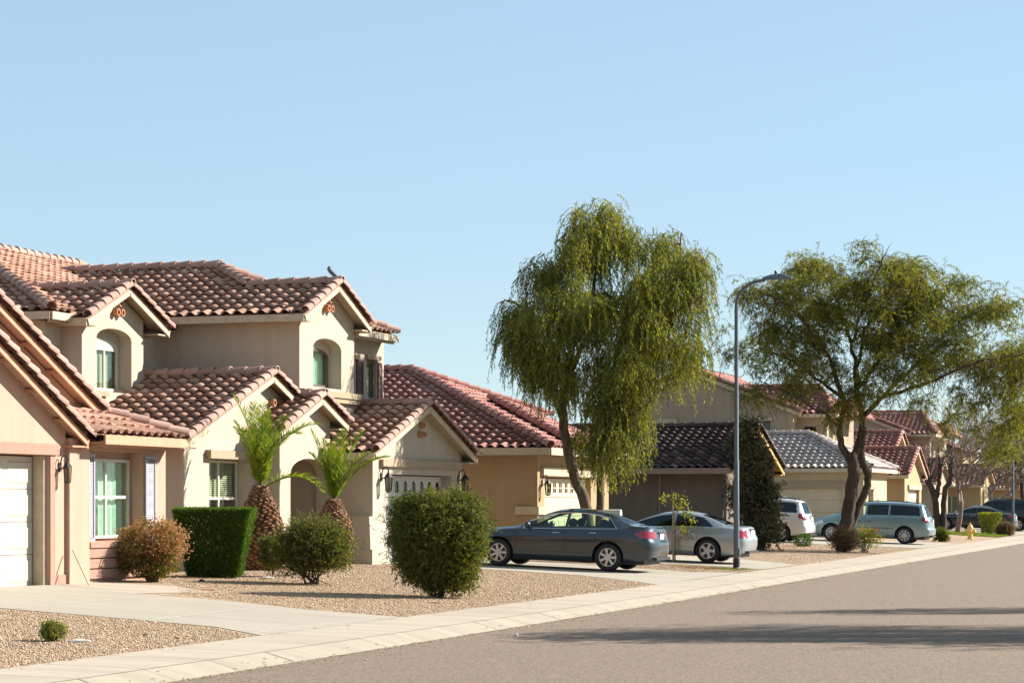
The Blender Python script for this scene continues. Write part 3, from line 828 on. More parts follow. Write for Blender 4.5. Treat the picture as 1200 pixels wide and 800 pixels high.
lantern(h2, -20.895, 52.52, 2.50, 1.15); lantern(h2, -20.895, 57.98, 2.50, 1.15)
vents(h2, -25.4, 47.62, 6.27); vents(h2, -22.3, 52.48, 6.66)
vents(h2, -22.6, 49.85, 4.22, ((0, 0),)); vents(h2, -20.9, 55.15, 3.68, ((0, .17), (-.10, -.06), (.10, -.06)), .075)
r = Roof(h2, T('tile1'), T('tile1c'), T('fascia_c'))
gable_x(r, -22.28, -28.5, 44.95, 52.2, 3.22, 49.45, 4.86, 3.84, -26.2)
gable_x(r, -21.66, -24.3, 48.5, 52.42, 3.52, 50.85, 4.40, 3.81)
gable_x(r, -20.55, -24.8, 51.42, 58.65, 3.10, 55.05, 4.36)
gable_x(r, -21.93, -24.4, 50.45, 54.55, 6.33, 52.5, 7.20)
gable_x(r, -25.03, -29, 45.72, 49.62, 5.96, 47.65, 6.78)
r.slope((-29.89, 50.45, 6.33), (-24.4, 50.45, 6.33), (-24.4, 52.5, 7.2), (-26, 54.05, 7.858), (-29.89, 54.05, 7.858))
r.fascia((-29, 50.45, 6.33), (-24.4, 50.45, 6.33), (0, -1, 0))
r.slope((-22.35, 50.4, 6.30), (-22.35, 57.3, 6.30), (-26, 54.05, 7.85))
r.slope((-22.35, 57.3, 6.30), (-30, 57.3, 6.30), (-30, 54.05, 7.85), (-26, 54.05, 7.85))
r.ridge((-24.4, 52.5, 7.22), (-26, 54.05, 7.88)); r.ridge((-22.35, 57.3, 6.32), (-26, 54.05, 7.88)); r.ridge((-25.9, 54.05, 7.87), (-30.4, 54.05, 7.87))
r.fascia((-22.35, 54.4, 6.28), (-22.35, 57.3, 6.28), (1, 0, 0)); r.fascia((-22.35, 57.3, 6.28), (-24, 57.3, 6.28), (0, 1, 0))
r.f.beam((-22.42, 54.3, 6.10), (-22.42, 57.2, 6.10), .06, .12)
r.slope((-37.5, 44.85, 6.05), (-25.5, 44.85, 6.05), (-31.5, 50.85, 8.33))
r.slope((-25.5, 44.85, 6.05), (-25.5, 57.2, 6.05), (-31.5, 57.2, 8.33), (-31.5, 50.85, 8.33))
r.ridge((-25.5, 44.85, 6.07), (-31.5, 50.85, 8.35)); r.ridge((-31.5, 50.9, 8.35), (-31.5, 57.2, 8.35))
r.fascia((-37, 44.85, 6.05), (-25.5, 44.85, 6.05), (0, -1, 0)); r.fascia((-25.5, 44.85, 6.05), (-25.5, 45.8, 6.05), (1, 0, 0))
r.f.beam((-25.58, 44.9, 5.87), (-25.58, 45.75, 5.87), .06, .12)
r.done()
w = MB(); w.tube([(-29.3, 48.0, 7.3), (-29.3, 48.0, 7.95)], .045, 8); w.build('vent_pipe', M['steel'], h2)

# ------------------------------------------------------------------ house 3, tan with a red hip roof
h3 = thing('house', 'tan stucco house with red hipped roof behind the dark blue-grey sedan', 'house', (-24, 66, .45), 'stucco houses along the street')
w = MB()
w.panel('y', 62.0, [(-20.2, .3), (-36, .3), (-36, 3.36), (-20.2, 3.36)], [], .2)
w.panel('x', -20.0, [(62.0, .3), (69.1, .3), (69.1, 3.36), (62.0, 3.36)], [rect(62.66, 67.2, .40, 2.62)], .2)
w.box(-23.2, -20.2, 68.9, 69.1, .3, 3.36); w.box(-23.4, -23.2, 68.9, 71.0, .3, 3.3); w.box(-36, -23.4, 73.8, 74, .3, 3.3)
w.build('wall', T('tan'), h3)
w = MB(); w.box(-20.62, -19.93, 61.90, 62.0, 1.58, 1.80); w.box(-20, -19.93, 62.0, 62.62, 1.58, 1.80); w.box(-20, -19.90, 62.3, 67.5, 2.66, 2.90)
build_each(w, 'trim', T('tantrim'), h3)
garage_door(h3, -20.16, 62.68, 67.18, .44, 2.60, 'doorc', 8, 4, 'grid')
lantern(h3, -19.995, 62.36, 2.42, 1.1)
r = Roof(h3, T('tile3'), T('tile3'), T('fascia_c'))
r.slope((-36.2, 61.4, 3.42), (-19.45, 61.4, 3.42), (-26.05, 68, 6.0), (-36.2, 68, 6.0))
r.slope((-19.45, 61.4, 3.42), (-19.45, 69.6, 3.42), (-24.45, 69.6, 5.375), (-26.05, 68, 6.0))
r.slope((-22.6, 69.6, 4.652), (-22.6, 71.45, 4.652), (-24.45, 69.6, 5.375))
r.slope((-22.6, 71.45, 4.652), (-36, 71.45, 4.652), (-36, 68, 6.0), (-26.05, 68, 6.0))
r.ridge((-19.45, 61.4, 3.44), (-26.05, 68, 6.02)); r.ridge((-22.6, 71.45, 4.67), (-26.05, 68, 6.02)); r.ridge((-26, 68, 6.01), (-36, 68, 6.01))
r.slope((-19.2, 63.4, 3.44), (-19.2, 68.8, 3.44), (-23.4, 68.8, 5.08), (-23.4, 67.5, 5.08))
r.ridge((-19.2, 63.4, 3.46), (-23.3, 67.5, 5.10))
r.fascia((-36, 61.4, 3.42), (-19.45, 61.4, 3.42), (0, -1, 0), .2); r.fascia((-19.45, 61.4, 3.42), (-19.45, 69.6, 3.42), (1, 0, 0), .2)
r.done()

# ------------------------------------------------------------------ house 4, taupe with a tile roof coloured dark for tree shade
h4 = thing('house', 'taupe stucco house with tile gable painted dark with tree shade beside the climbing shrub', 'house', (-22, 83, .4), 'stucco houses along the street')
w = MB()
w.panel('y', 79.1, [(-19.0, .3), (-34, .3), (-34, 3.15), (-19.0, 3.15)], [], .2)
w.panel('x', -18.8, [(79.1, .3), (86.8, .3), (86.8, 3.12), (82.96, 4.55), (79.1, 3.15)], [], .2)
w.box(-34, -19, 86.6, 86.8, .3, 3.1)
w.build('wall', T('brown'), h4)
w = MB(); w.box(-21.06, -21.0, 79.02, 79.1, .35, 3.0); w.build('downpipe', M['fascia_b'], h4)
r = Roof(h4, T('tile4'), T('tile4'), T('fascia_y'))
gable_x(r, -18.35, -34, 78.55, 87.4, 3.10, 82.96, 4.66)
r.f.beam((-18.72, 83.0, 4.58), (-18.72, 87.3, 3.06), .68, .04)
r.done()
w = MB(); w.beam((-34, 78.5, 3.0), (-18.4, 78.5, 3.0), .05, .2); w.build('gutter', M['fascia_b'], h4)
w = MB()
for k in range(4): w.box(-18.8, -18.4, 83.9+k*.95, 84.04+k*.95, 4.10-k*.335, 4.22-k*.335)
build_each(w, 'rafter_tail', T('fascia_y'), h4)

# ------------------------------------------------------------------ upper storey shared by two of the houses down the street
def upper(h, dY, wall, tile, dX=0):
    A = lambda x, y, z: (x+dX, y+dY, z)
    w = MB(); P = 108.5+dY
    w.panel('y', P, [(-22.4+dX, 2.5), (-32.2+dX, 2.5), (-32.2+dX, 6.2), (-27.3+dX, 8.1), (-22.4+dX, 6.2)], [rect(-25.2+dX, -23.5+dX, 4.5, 5.75)], .2)
    w.panel('x', -22.4+dX, [(P+.2, 2.5), (P+10, 2.5), (P+10, 6.1), (P+.2, 6.1)], [rect(P+.5, P+.8, 4.3, 5.7)], .2)
    w.panel('y', P+1.0, [(-21.2+dX, 2.5), (-22.4+dX, 2.5), (-22.4+dX, 6.05), (-21.2+dX, 6.05)], [rect(-22.1+dX, -21.5+dX, 3.6, 5.5)], .15)
    w.panel('x', -21.0+dX, [(P+1.0, 2.5), (P+8, 2.5), (P+8, 6.05), (P+1.0, 6.05)], [rect(P+1.5, P+2.5, 3.9, 5.6), rect(P+3.4, P+4.6, 3.9, 5.6)], .2)
    w.build('wall', T(wall), h)
    w = MB(); w.box(-25.3+dX, -23.4+dX, P-.07, P, 5.76, 5.9); w.box(-29.3+dX, -28.0+dX, P-.08, P, 5.7, 5.9); build_each(w, 'trim', T('tantrim'), h)
    window(h, P+.1, -25.18+dX, -23.52+dX, 4.52, 5.73, 2, 1, 'fdark', None, axis='y', glass='glassd')
    window(h, -21.1+dX, P+1.52, P+2.48, 3.92, 5.58, 1, 1, 'frame', 'blind'); window(h, -21.1+dX, P+3.42, P+4.58, 3.92, 5.58, 1, 1, 'frame', 'blind')
    r = Roof(h, T(tile), T(tile), T('fascia_c'))
    r.slope(A(-22.0, 108.2, 6.15), A(-22.0, 119, 6.15), A(-27.3, 119, 8.2), A(-27.3, 108.2, 8.2))
    r.slope(A(-32.6, 108.2, 6.15), A(-32.6, 119, 6.15), A(-27.3, 119, 8.2), A(-27.3, 108.2, 8.2))
    r.ridge(A(-27.3, 108.2, 8.22), A(-27.3, 119, 8.22)); r.ridge(A(-22.0, 108.22, 6.2), A(-27.3, 108.22, 8.24), .1); r.ridge(A(-32.6, 108.22, 6.2), A(-27.3, 108.22, 8.24), .1)
    for a, b in ((A(-22, 108.3, 6.05), A(-27.3, 108.3, 8.08)), (A(-32.6, 108.3, 6.05), A(-27.3, 108.3, 8.08))): r.f.beam(a, b, .05, .2)
    r.slope(A(-24.5, 109.1, 6.1), A(-20.6, 109.1, 6.1), A(-21.9, 112.3, 7.5), A(-26.5, 112.3, 7.5), A(-25.5, 110, 6.5))
    r.slope(A(-20.6, 109.1, 6.1), A(-20.6, 115.5, 6.1), A(-21.9, 112.3, 7.5))
    r.ridge(A(-20.6, 109.1, 6.12), A(-21.9, 112.3, 7.52)); r.ridge(A(-21.9, 112.3, 7.51), A(-26, 112.3, 7.51))
    r.slope(A(-21.9, 111.6, 6.0), A(-19.9, 111.6, 6.0), A(-20.7, 113.6, 6.9), A(-21.9, 113.6, 6.9))
    r.slope(A(-19.9, 111.6, 6.0), A(-19.9, 116, 6.0), A(-20.7, 116, 6.9), A(-20.7, 113.6, 6.9))
    r.fascia(A(-24, 109.1, 6.1), A(-20.6, 109.1, 6.1), (0, -1, 0)); r.fascia(A(-20.6, 109.1, 6.1), A(-20.6, 115, 6.1), (1, 0, 0))
    r.done()

h5 = thing('house', 'pale yellow house with whitish grey tile hip roof behind the white minivan', 'house', (-23, 106, .45), 'stucco houses along the street')
w = MB()
w.panel('y', 104.0, [(-18.5, .3), (-34, .3), (-34, 3.4), (-18.5, 3.4)], [rect(-23.0, -19.26, .4, 2.56)], .2)
w.panel('x', -18.3, [(104.0, .3), (110.2, .3), (110.2, 3.4), (104.0, 3.4)], [rect(105.2, 106.6, 1.2, 2.5)], .2)
w.box(-30, -18.5, 110.0, 110.2, .3, 3.3); w.build('wall', T('yellow'), h5)
w = MB(); w.box(-23.2, -19.1, 103.93, 104.0, 2.62, 2.86); w.box(-18.3, -18.22, 105.0, 106.8, 2.52, 2.66); build_each(w, 'trim', T('creamtrim'), h5)
mb = MB()
for k in range(4): mb.panel('y', 104.13, rect(-22.98, -19.28, .42+k*.535, .42+(k+1)*.535-.012), [], .04)
mb.box(-22.98, -19.28, 104.175, 104.19, .42, 2.56)
mb.build('garage_door', M['doorc'], h5)
window(h5, -18.4, 105.22, 106.58, 1.22, 2.48, 1, 2, 'frame', 'blind')
r = Roof(h5, T('tile5'), T('tile5'), T('fascia_c'))
r.slope((-34, 103.6, 3.47), (-17.9, 103.6, 3.47), (-21.4, 107.1, 5.08), (-34, 107.1, 5.08))
r.slope((-17.9, 103.6, 3.47), (-17.9, 110.6, 3.47), (-21.4, 107.1, 5.08))
r.slope((-17.9, 110.6, 3.47), (-34, 110.6, 3.47), (-34, 107.1, 5.08), (-21.4, 107.1, 5.08))
r.ridge((-17.9, 103.6, 3.49), (-21.4, 107.1, 5.10)); r.ridge((-17.9, 110.6, 3.49), (-21.4, 107.1, 5.10)); r.ridge((-21.4, 107.1, 5.09), (-34, 107.1, 5.09))
r.fascia((-34, 103.6, 3.45), (-17.9, 103.6, 3.45), (0, -1, 0)); r.fascia((-17.9, 103.6, 3.45), (-17.9, 110.6, 3.45), (1, 0, 0)); r.done()
upper(h5, 0, 'beige2', 'tile6')

h6 = thing('house', 'golden tan house with crimson tile gables right behind the teal minivan', 'house', (-20, 116, .45), 'stucco houses along the street')
w = MB()
w.panel('y', 113.0, [(-18.1, .3), (-19.0, .3), (-19.0, 3.2), (-18.1, 3.2)], [], .2)
w.panel('x', -17.9, [(113.0, .3), (118.3, .3), (118.3, 3.2), (115.5, 4.45), (113.0, 3.3)], [rect(114.1, 117.6, .4, 2.5)], .2)
w.panel('y', 114.3, [(-19.0, .3), (-30, .3), (-30, 3.4), (-19.0, 3.4)], [arch(-19.75, -19.25, 1.0, 2.3, .3), arch(-21.0, -20.1, .31, 2.2, .4)], .25)
w.panel('x', -19.3, [(118.4, .3), (123, .3), (123, 3.3), (118.7, 5.3), (118.4, 5.2)], [], .2)
w.panel('y', 113.6, [(-19.1, .3), (-19.3, .3), (-19.3, 3.2), (-19.1, 3.2)], [], .7)
w.box(-19.95, -19.8, 113.7, 114.3, .3, 3.2)
w.build('wall', T('gold'), h6)
w = MB(); w.box(-17.9, -17.8, 113.9, 117.8, 2.55, 2.78); build_each(w, 'trim', T('tantrim'), h6)
garage_door(h6, -18.05, 114.1, 117.6, .42, 2.5, 'doorw', 4, 4)
r = Roof(h6, T('tile6'), T('tile6'), T('fascia_c'))
gable_x(r, -17.6, -21, 112.5, 118.5, 3.25, 115.5, 4.55)
gable_x(r, -18.9, -32, 113.8, 123.6, 3.3, 118.7, 5.45)
gable_x(r, -19.0, -21.5, 112.6, 114.6, 3.15, 113.6, 3.62)
r.done()

h7 = thing('house', 'two storey beige house with brownish tile seen through the bare street tree', 'house', (-22, 145, .45), 'stucco houses along the street')
def low(h, Y, X, wall, tile, archwin=False):
    w = MB()
    w.panel('y', Y, [(X-.2, .3), (X-14, .3), (X-14, 3.2), (X-.2, 3.2)], [rect(X-2.6, X-1.4, 1.0, 2.4)], .2)
    w.panel('x', X, [(Y, .3), (Y+6, .3), (Y+6, 3.2), (Y+3, 4.4), (Y, 3.2)], [arch(Y+.7, Y+2.0, 1.0, 2.3, .5) if archwin else rect(Y+.7, Y+5.2, .4, 2.5)], .2)
    w.panel('y', Y+6.5, [(X-1.2, .3), (X-12, .3), (X-12, 3.2), (X-1.2, 3.2)], [], .2)
    w.panel('x', X-1.0, [(Y+6.0, .3), (Y+13, .3), (Y+13, 3.2), (Y+6.0, 3.2)], [rect(Y+7.5, Y+9, 1, 2.4)], .2)
    w.build('wall', T(wall), h)
    window(h, Y+.1, X-2.58, X-1.42, 1.02, 2.38, 2, 1, 'frame', 'blind', axis='y')
    window(h, X-1.1, Y+7.52, Y+8.98, 1.02, 2.38, 2, 1, 'frame', 'blind')
    if archwin: window(h, X-.1, Y+.72, Y+1.98, 1.02, 2.3, 1, 1, 'frame', 'blind', head=.48)
    else: garage_door(h, X-.12, Y+.72, Y+5.18, .42, 2.48, 'doorc', 4, 4)
    r = Roof(h, T(tile), T(tile), T('fascia_c'))
    gable_x(r, X+.3, X-8, Y-.5, Y+6.5, 3.15, Y+3, 4.5)
    r.slope((X-16, Y+1.5, 3.3), (X-1.5, Y+1.5, 3.3), (X-4.5, Y+6, 5.2), (X-16, Y+6, 5.2))
    r.slope((X-.6, Y+2.0, 3.2), (X-.6, Y+13.5, 3.2), (X-4.5, Y+9, 5.2), (X-4.5, Y+6, 5.2))
    r.ridge((X-4.5, Y+6, 5.2), (X-15, Y+6, 5.2)); r.ridge((X-.6, Y+2.0, 3.2), (X-4.5, Y+6, 5.2))
    r.fascia((X-.6, Y+6.4, 3.18), (X-.6, Y+13.4, 3.18), (1, 0, 0)); r.done()
upper(h7, 34, 'beige2', 'tile3', -.2); low(h7, 139.5, -20.4, 'beige2', 'tile3')
h8 = thing('house', 'far tan house with pale arched window above the charcoal sedan roof', 'house', (-22, 165, .45), 'stucco houses along the street')
low(h8, 163, -20.6, 'gold', 'tile1', True)
w = MB(); w.panel('y', 168, [(-22.5, 2.5), (-30, 2.5), (-30, 5.6), (-26.2, 6.9), (-22.5, 5.6)], [], .2); w.panel('x', -22.5, rect(168.2, 176, 2.5, 5.6), [], .2); w.build('wall', T('gold'), h8)
r = Roof(h8, T('tile3'), T('tile3'), T('fascia_c'))
r.slope((-22.1, 167.6, 5.5), (-22.1, 177, 5.5), (-26.2, 177, 7.0), (-26.2, 167.6, 7.0)); r.slope((-30.4, 167.6, 5.5), (-30.4, 177, 5.5), (-26.2, 177, 7.0), (-26.2, 167.6, 7.0)); r.done()
h9 = thing('house', 'farthest low house with pinkish tile roof near the right edge', 'house', (-22, 200, .45), 'stucco houses along the street')
low(h9, 197, -21.5, 'tan', 'tile1')
h10 = thing('house', 'remote orange brown house beyond the black suv at the right edge', 'house', (-22, 226, .45), 'stucco houses along the street')
low(h10, 226, -22.5, 'gold', 'tile3')
# ------------------------------------------------------------------ vegetation helpers
def leaves(name, P, D, L, W, mat, parent=None, loc=None, fold=None):
    """many small rhombic leaves: P base points, D directions, L lengths, W widths"""
    P = np.asarray(P, float); D = np.asarray(D, float); n = len(P)
    D = D/np.maximum(np.linalg.norm(D, axis=1, keepdims=True), 1e-6)
    r = rng.normal(size=(n, 3)); S = np.cross(D, r); S /= np.maximum(np.linalg.norm(S, axis=1, keepdims=True), 1e-6)
    L = np.broadcast_to(np.asarray(L, float).reshape(-1, 1), (n, 1)); W = np.broadcast_to(np.asarray(W, float).reshape(-1, 1), (n, 1))
    v = np.stack([P, P+D*L*.45+S*W*.5, P+D*L, P+D*L*.45-S*W*.5], 1)
    if loc is not None: v = v-np.array(loc)
    me = fastmesh(name, v.reshape(-1, 3), np.arange(n*4).reshape(-1, 4))
    o = link(name, me, mat, parent)
    if loc is not None: o.location = loc
    return o
EX = np.array([math.cos(R(18.5)), math.sin(R(18.5)), 0])      # across the view
EY = np.array([-math.sin(R(18.5)), math.cos(R(18.5)), 0])     # away down the view
def lobes_points(lobes, n, shell=.0, clump=0, cs=.17):
    """points in ellipsoids given as centre (3), radii (3) in the EX, EY, Z axes"""
    w = np.array([a[1][0]*a[1][1]*a[1][2]*(a[2] if len(a) > 2 else 1) for a in lobes]); w /= w.sum()
    k = rng.choice(len(lobes), n, p=w); u = rng.normal(size=(n, 3)); u /= np.linalg.norm(u, axis=1, keepdims=True)
    r = (shell+(1-shell)*rng.random(n))**(1/2.2)
    C = np.array([a[0] for a in lobes])[k]; Rr = np.array([a[1] for a in lobes])[k]
    q = u*r[:, None]*Rr
    if clump:
        n0 = max(4, n//clump); cc = rng.integers(0, n0, n); q2 = q[cc]+rng.normal(0, cs, (n, 3))*np.array([1, 1, .8]); ok = k == k[cc]
        C = C[cc]; q = q2
    return C+q[:, :1]*EX+q[:, 1:2]*EY+q[:, 2:]*np.array([0, 0, 1]), u, k
def strands(P0, D0, length, n_leaf, grav, leaf_l, leaf_w, twig=None, spread=.8, wob=.15):
    """drooping twigs with leaves on both sides; returns leaf arrays, adds twig ribbons"""
    n = len(P0); P = P0.copy(); D = D0.copy(); step = (length/n_leaf)[:, None]
    out = []; path = [P.copy()]
    for i in range(n_leaf):
        D = D+np.array([0, 0, -grav])*step*3+rng.normal(0, wob, (n, 3))*.3
        D /= np.linalg.norm(D, axis=1, keepdims=True); P = P+D*step
        sd = rng.normal(size=(n, 3)); sd -= D*(sd*D).sum(1, keepdims=True); sd /= np.linalg.norm(sd, axis=1, keepdims=True)
        ld = D*.6+sd*spread+np.array([0, 0, -.35])
        out.append((P.copy(), ld)); path.append(P.copy())
    A = np.concatenate([o[0] for o in out]); B = np.concatenate([o[1] for o in out]); m = len(A)
    if twig is not None:
        q = path[::max(1, n_leaf//5)]
        for a, b in zip(q[:-1], q[1:]): twig.append((a, b))
    return A, B, leaf_l*rng.uniform(.6, 1.3, m), leaf_w*rng.uniform(.7, 1.2, m)
def twigmesh(name, segs, w, mat, parent, loc=None):
    a = np.concatenate([s[0] for s in segs]); b = np.concatenate([s[1] for s in segs]); n = len(a)
    d = b-a; s = np.cross(d, rng.normal(size=(n, 3))); s /= np.maximum(np.linalg.norm(s, axis=1, keepdims=True), 1e-6); t = np.cross(d, s); t /= np.maximum(np.linalg.norm(t, axis=1, keepdims=True), 1e-6)
    v = np.stack([a+s*w, a-s*w*.5+t*w*.87, a-s*w*.5-t*w*.87, b+s*w*.6, b-s*w*.3+t*w*.5, b-s*w*.3-t*w*.5], 1)
    if loc is not None: v = v-np.array(loc)
    f = np.array([(0,1,4,3),(1,2,5,4),(2,0,3,5)])
    return link(name, fastmesh(name, v.reshape(-1, 3), (f[None]+np.arange(n)[:, None, None]*6).reshape(-1, 4)), mat, parent)
def curvepts(pts, n=5):
    """Catmull-Rom through the points"""
    P = [np.array(p, float) for p in pts]; P = [2*P[0]-P[1]]+P+[2*P[-1]-P[-2]]; out = []
    for i in range(1, len(P)-2):
        for k in range(n):
            t = k/n; a, b, c, d = P[i-1:i+3]
            out.append(.5*((2*b)+(-a+c)*t+(2*a-5*b+4*c-d)*t*t+(-a+3*b-3*c+d)*t**3))
    out.append(P[-2]); return out
def limb(mb, pts, r0, r1, n=8, rough=.0):
    q = curvepts(pts, 5); m = len(q)
    q = [p+rng.normal(0, rough, 3) if 0 < i < m-1 else p for i, p in enumerate(q)]
    mb.tube(q, [r0+(r1-r0)*(i/(m-1))**.8 for i in range(m)], n); return q
def W3(px, d, z):
    """helper: spot at sideways offset px (metres) and distance d along the view"""
    return tuple(EX*px+EY*d+np.array([0, 0, z]))

# ------------------------------------------------------------------ weeping tree between houses 2 and 3
def tree_weeping():
    D = 62.0; k = D/2750; c = lambda x, y: ((x-600)*k, 1.9+(589-y)*k)
    bx, bz = c(692, 659); root = (*W3(bx, D, 0)[:2], gz(-17.8, 59.7)); t = thing('tree', 'tall weeping green tree rising behind the dark blue-grey sedan', 'tree', root)
    b = MB(); tips = []
    def pt(x, y, dd=0): a, z = c(x, y); return W3(a, D+dd, z)
    main = [pt(690, 660), pt(688, 600), pt(674, 560), pt(662, 510), pt(660, 470), pt(668, 420), pt(676, 360, .3)]
    limb(b, main, .17, .09, 10, .012)
    main2 = [pt(704, 660, .3), pt(703, 600, .3), pt(705, 540, .4), pt(712, 470, .3), pt(722, 420), pt(735, 360, -.2)]
    limb(b, main2, .125, .07, 9, .012)
    L = [([pt(662, 500), pt(640, 440, -.5), pt(622, 380, -.8), pt(614, 340, -1)], .09),
         ([pt(664, 450), pt(690, 380, .3), pt(700, 300, .5), pt(706, 240, .4)], .09),
         ([pt(712, 470, .3), pt(760, 400, .3), pt(790, 330, .4), pt(800, 270, .5)], .09),
         ([pt(735, 400), pt(770, 380, -.8), pt(805, 360, -1.2), pt(820, 350, -1.4)], .07),
         ([pt(668, 420), pt(640, 380, .9), pt(600, 350, 1.2), pt(585, 350, 1.3)], .06),
         ([pt(722, 420), pt(750, 350, 1.2), pt(765, 300, 1.5)], .06),
         ([pt(676, 370), pt(665, 320, -.6), pt(650, 290, -.9)], .05),
         ([pt(705, 520), pt(735, 490, -.6), pt(760, 470, -1)], .05)]
    for q, r in L:
        qq = limb(b, q, r, .018, 7, .02)
        for i in range(4, len(qq), 2):
            e = qq[i]+rng.normal(0, .3, 3)+np.array([0, 0, -.1]); b.tube([qq[i], (qq[i]+e)/2+rng.normal(0, .08, 3), e], [.022, .014, .006], 5)
    b.build('trunk', M['bark'], t, smooth=60)
    def lb(x, y, rx, ry, dd=0, dr=None, wt=1): a, z = c(x, y); return (np.array(W3(a, D+dd, z)), np.array([rx*k, (dr or rx*k), ry*k]), wt)
    lob = [lb(706, 272, 40, 40, .2, 1.2, 1.1), lb(678, 292, 24, 26, -.6, .9, 1.1), lb(740, 290, 16, 26, 1.2, .8, .7), lb(786, 290, 32, 34, .5, 1.1, 1.2), lb(812, 318, 20, 30, -.7, .9, 1.2), lb(640, 322, 28, 20, -.6, .9, 1.2), lb(612, 352, 25, 22, .5, .9, 1.5), lb(614, 388, 26, 36, -.2, 1.0, 1.5),
           lb(650, 372, 34, 34, -1.4, 1.1), lb(700, 350, 34, 44, 1.6, 1.2, .8), lb(690, 360, 32, 40, -1.4, 1.0, .9), lb(760, 360, 34, 40, -1.2, 1.1, 1.1), lb(760, 350, 34, 40, 1.5, 1.1, .8), lb(816, 368, 16, 32, .2, .8, 1.2), lb(804, 398, 18, 26, -.8, .8, 1.),
           lb(780, 405, 30, 28, .9, 1.2), lb(735, 425, 34, 34, -1.3, 1.0, 1.1), lb(735, 430, 30, 34, 1.4, 1.0, .7), lb(655, 430, 28, 30, .5, 1.2, .8), lb(640, 420, 24, 34, -1.1, .8, .9), lb(690, 450, 34, 34, -1.0, .9, 1.), lb(716, 500, 26, 44, -1.2, .7, 1.7), lb(742, 490, 18, 40, -.5, .6, 1.4), lb(690, 500, 16, 24, .8, .6, .7), lb(636, 465, 14, 20, .6, .7, .5)]
    P, u, kk = lobes_points(lob, 7000, .25, 30, .16)
    D0 = u*.6+rng.normal(0, .3, (len(P), 3)); D0[:, 2] = np.abs(D0[:, 2])*.3-.3; D0 /= np.linalg.norm(D0, axis=1, keepdims=True)
    Ls = rng.uniform(.45, 1.25, len(P)); low = P[:, 2] < 5.0; Ls[low] *= 1.15
    Ls = np.minimum(Ls, np.maximum(.3, P[:, 2]-2.0))
    tw = []; A, B, ll, ww = strands(P, D0, Ls, 20, .95, .105, .028, tw, .6)
    leaves('crown', A, B, ll, ww, M['l_willow'], t); twigmesh('twigs', tw, .0045, M['bark'], t)
tree_weeping()

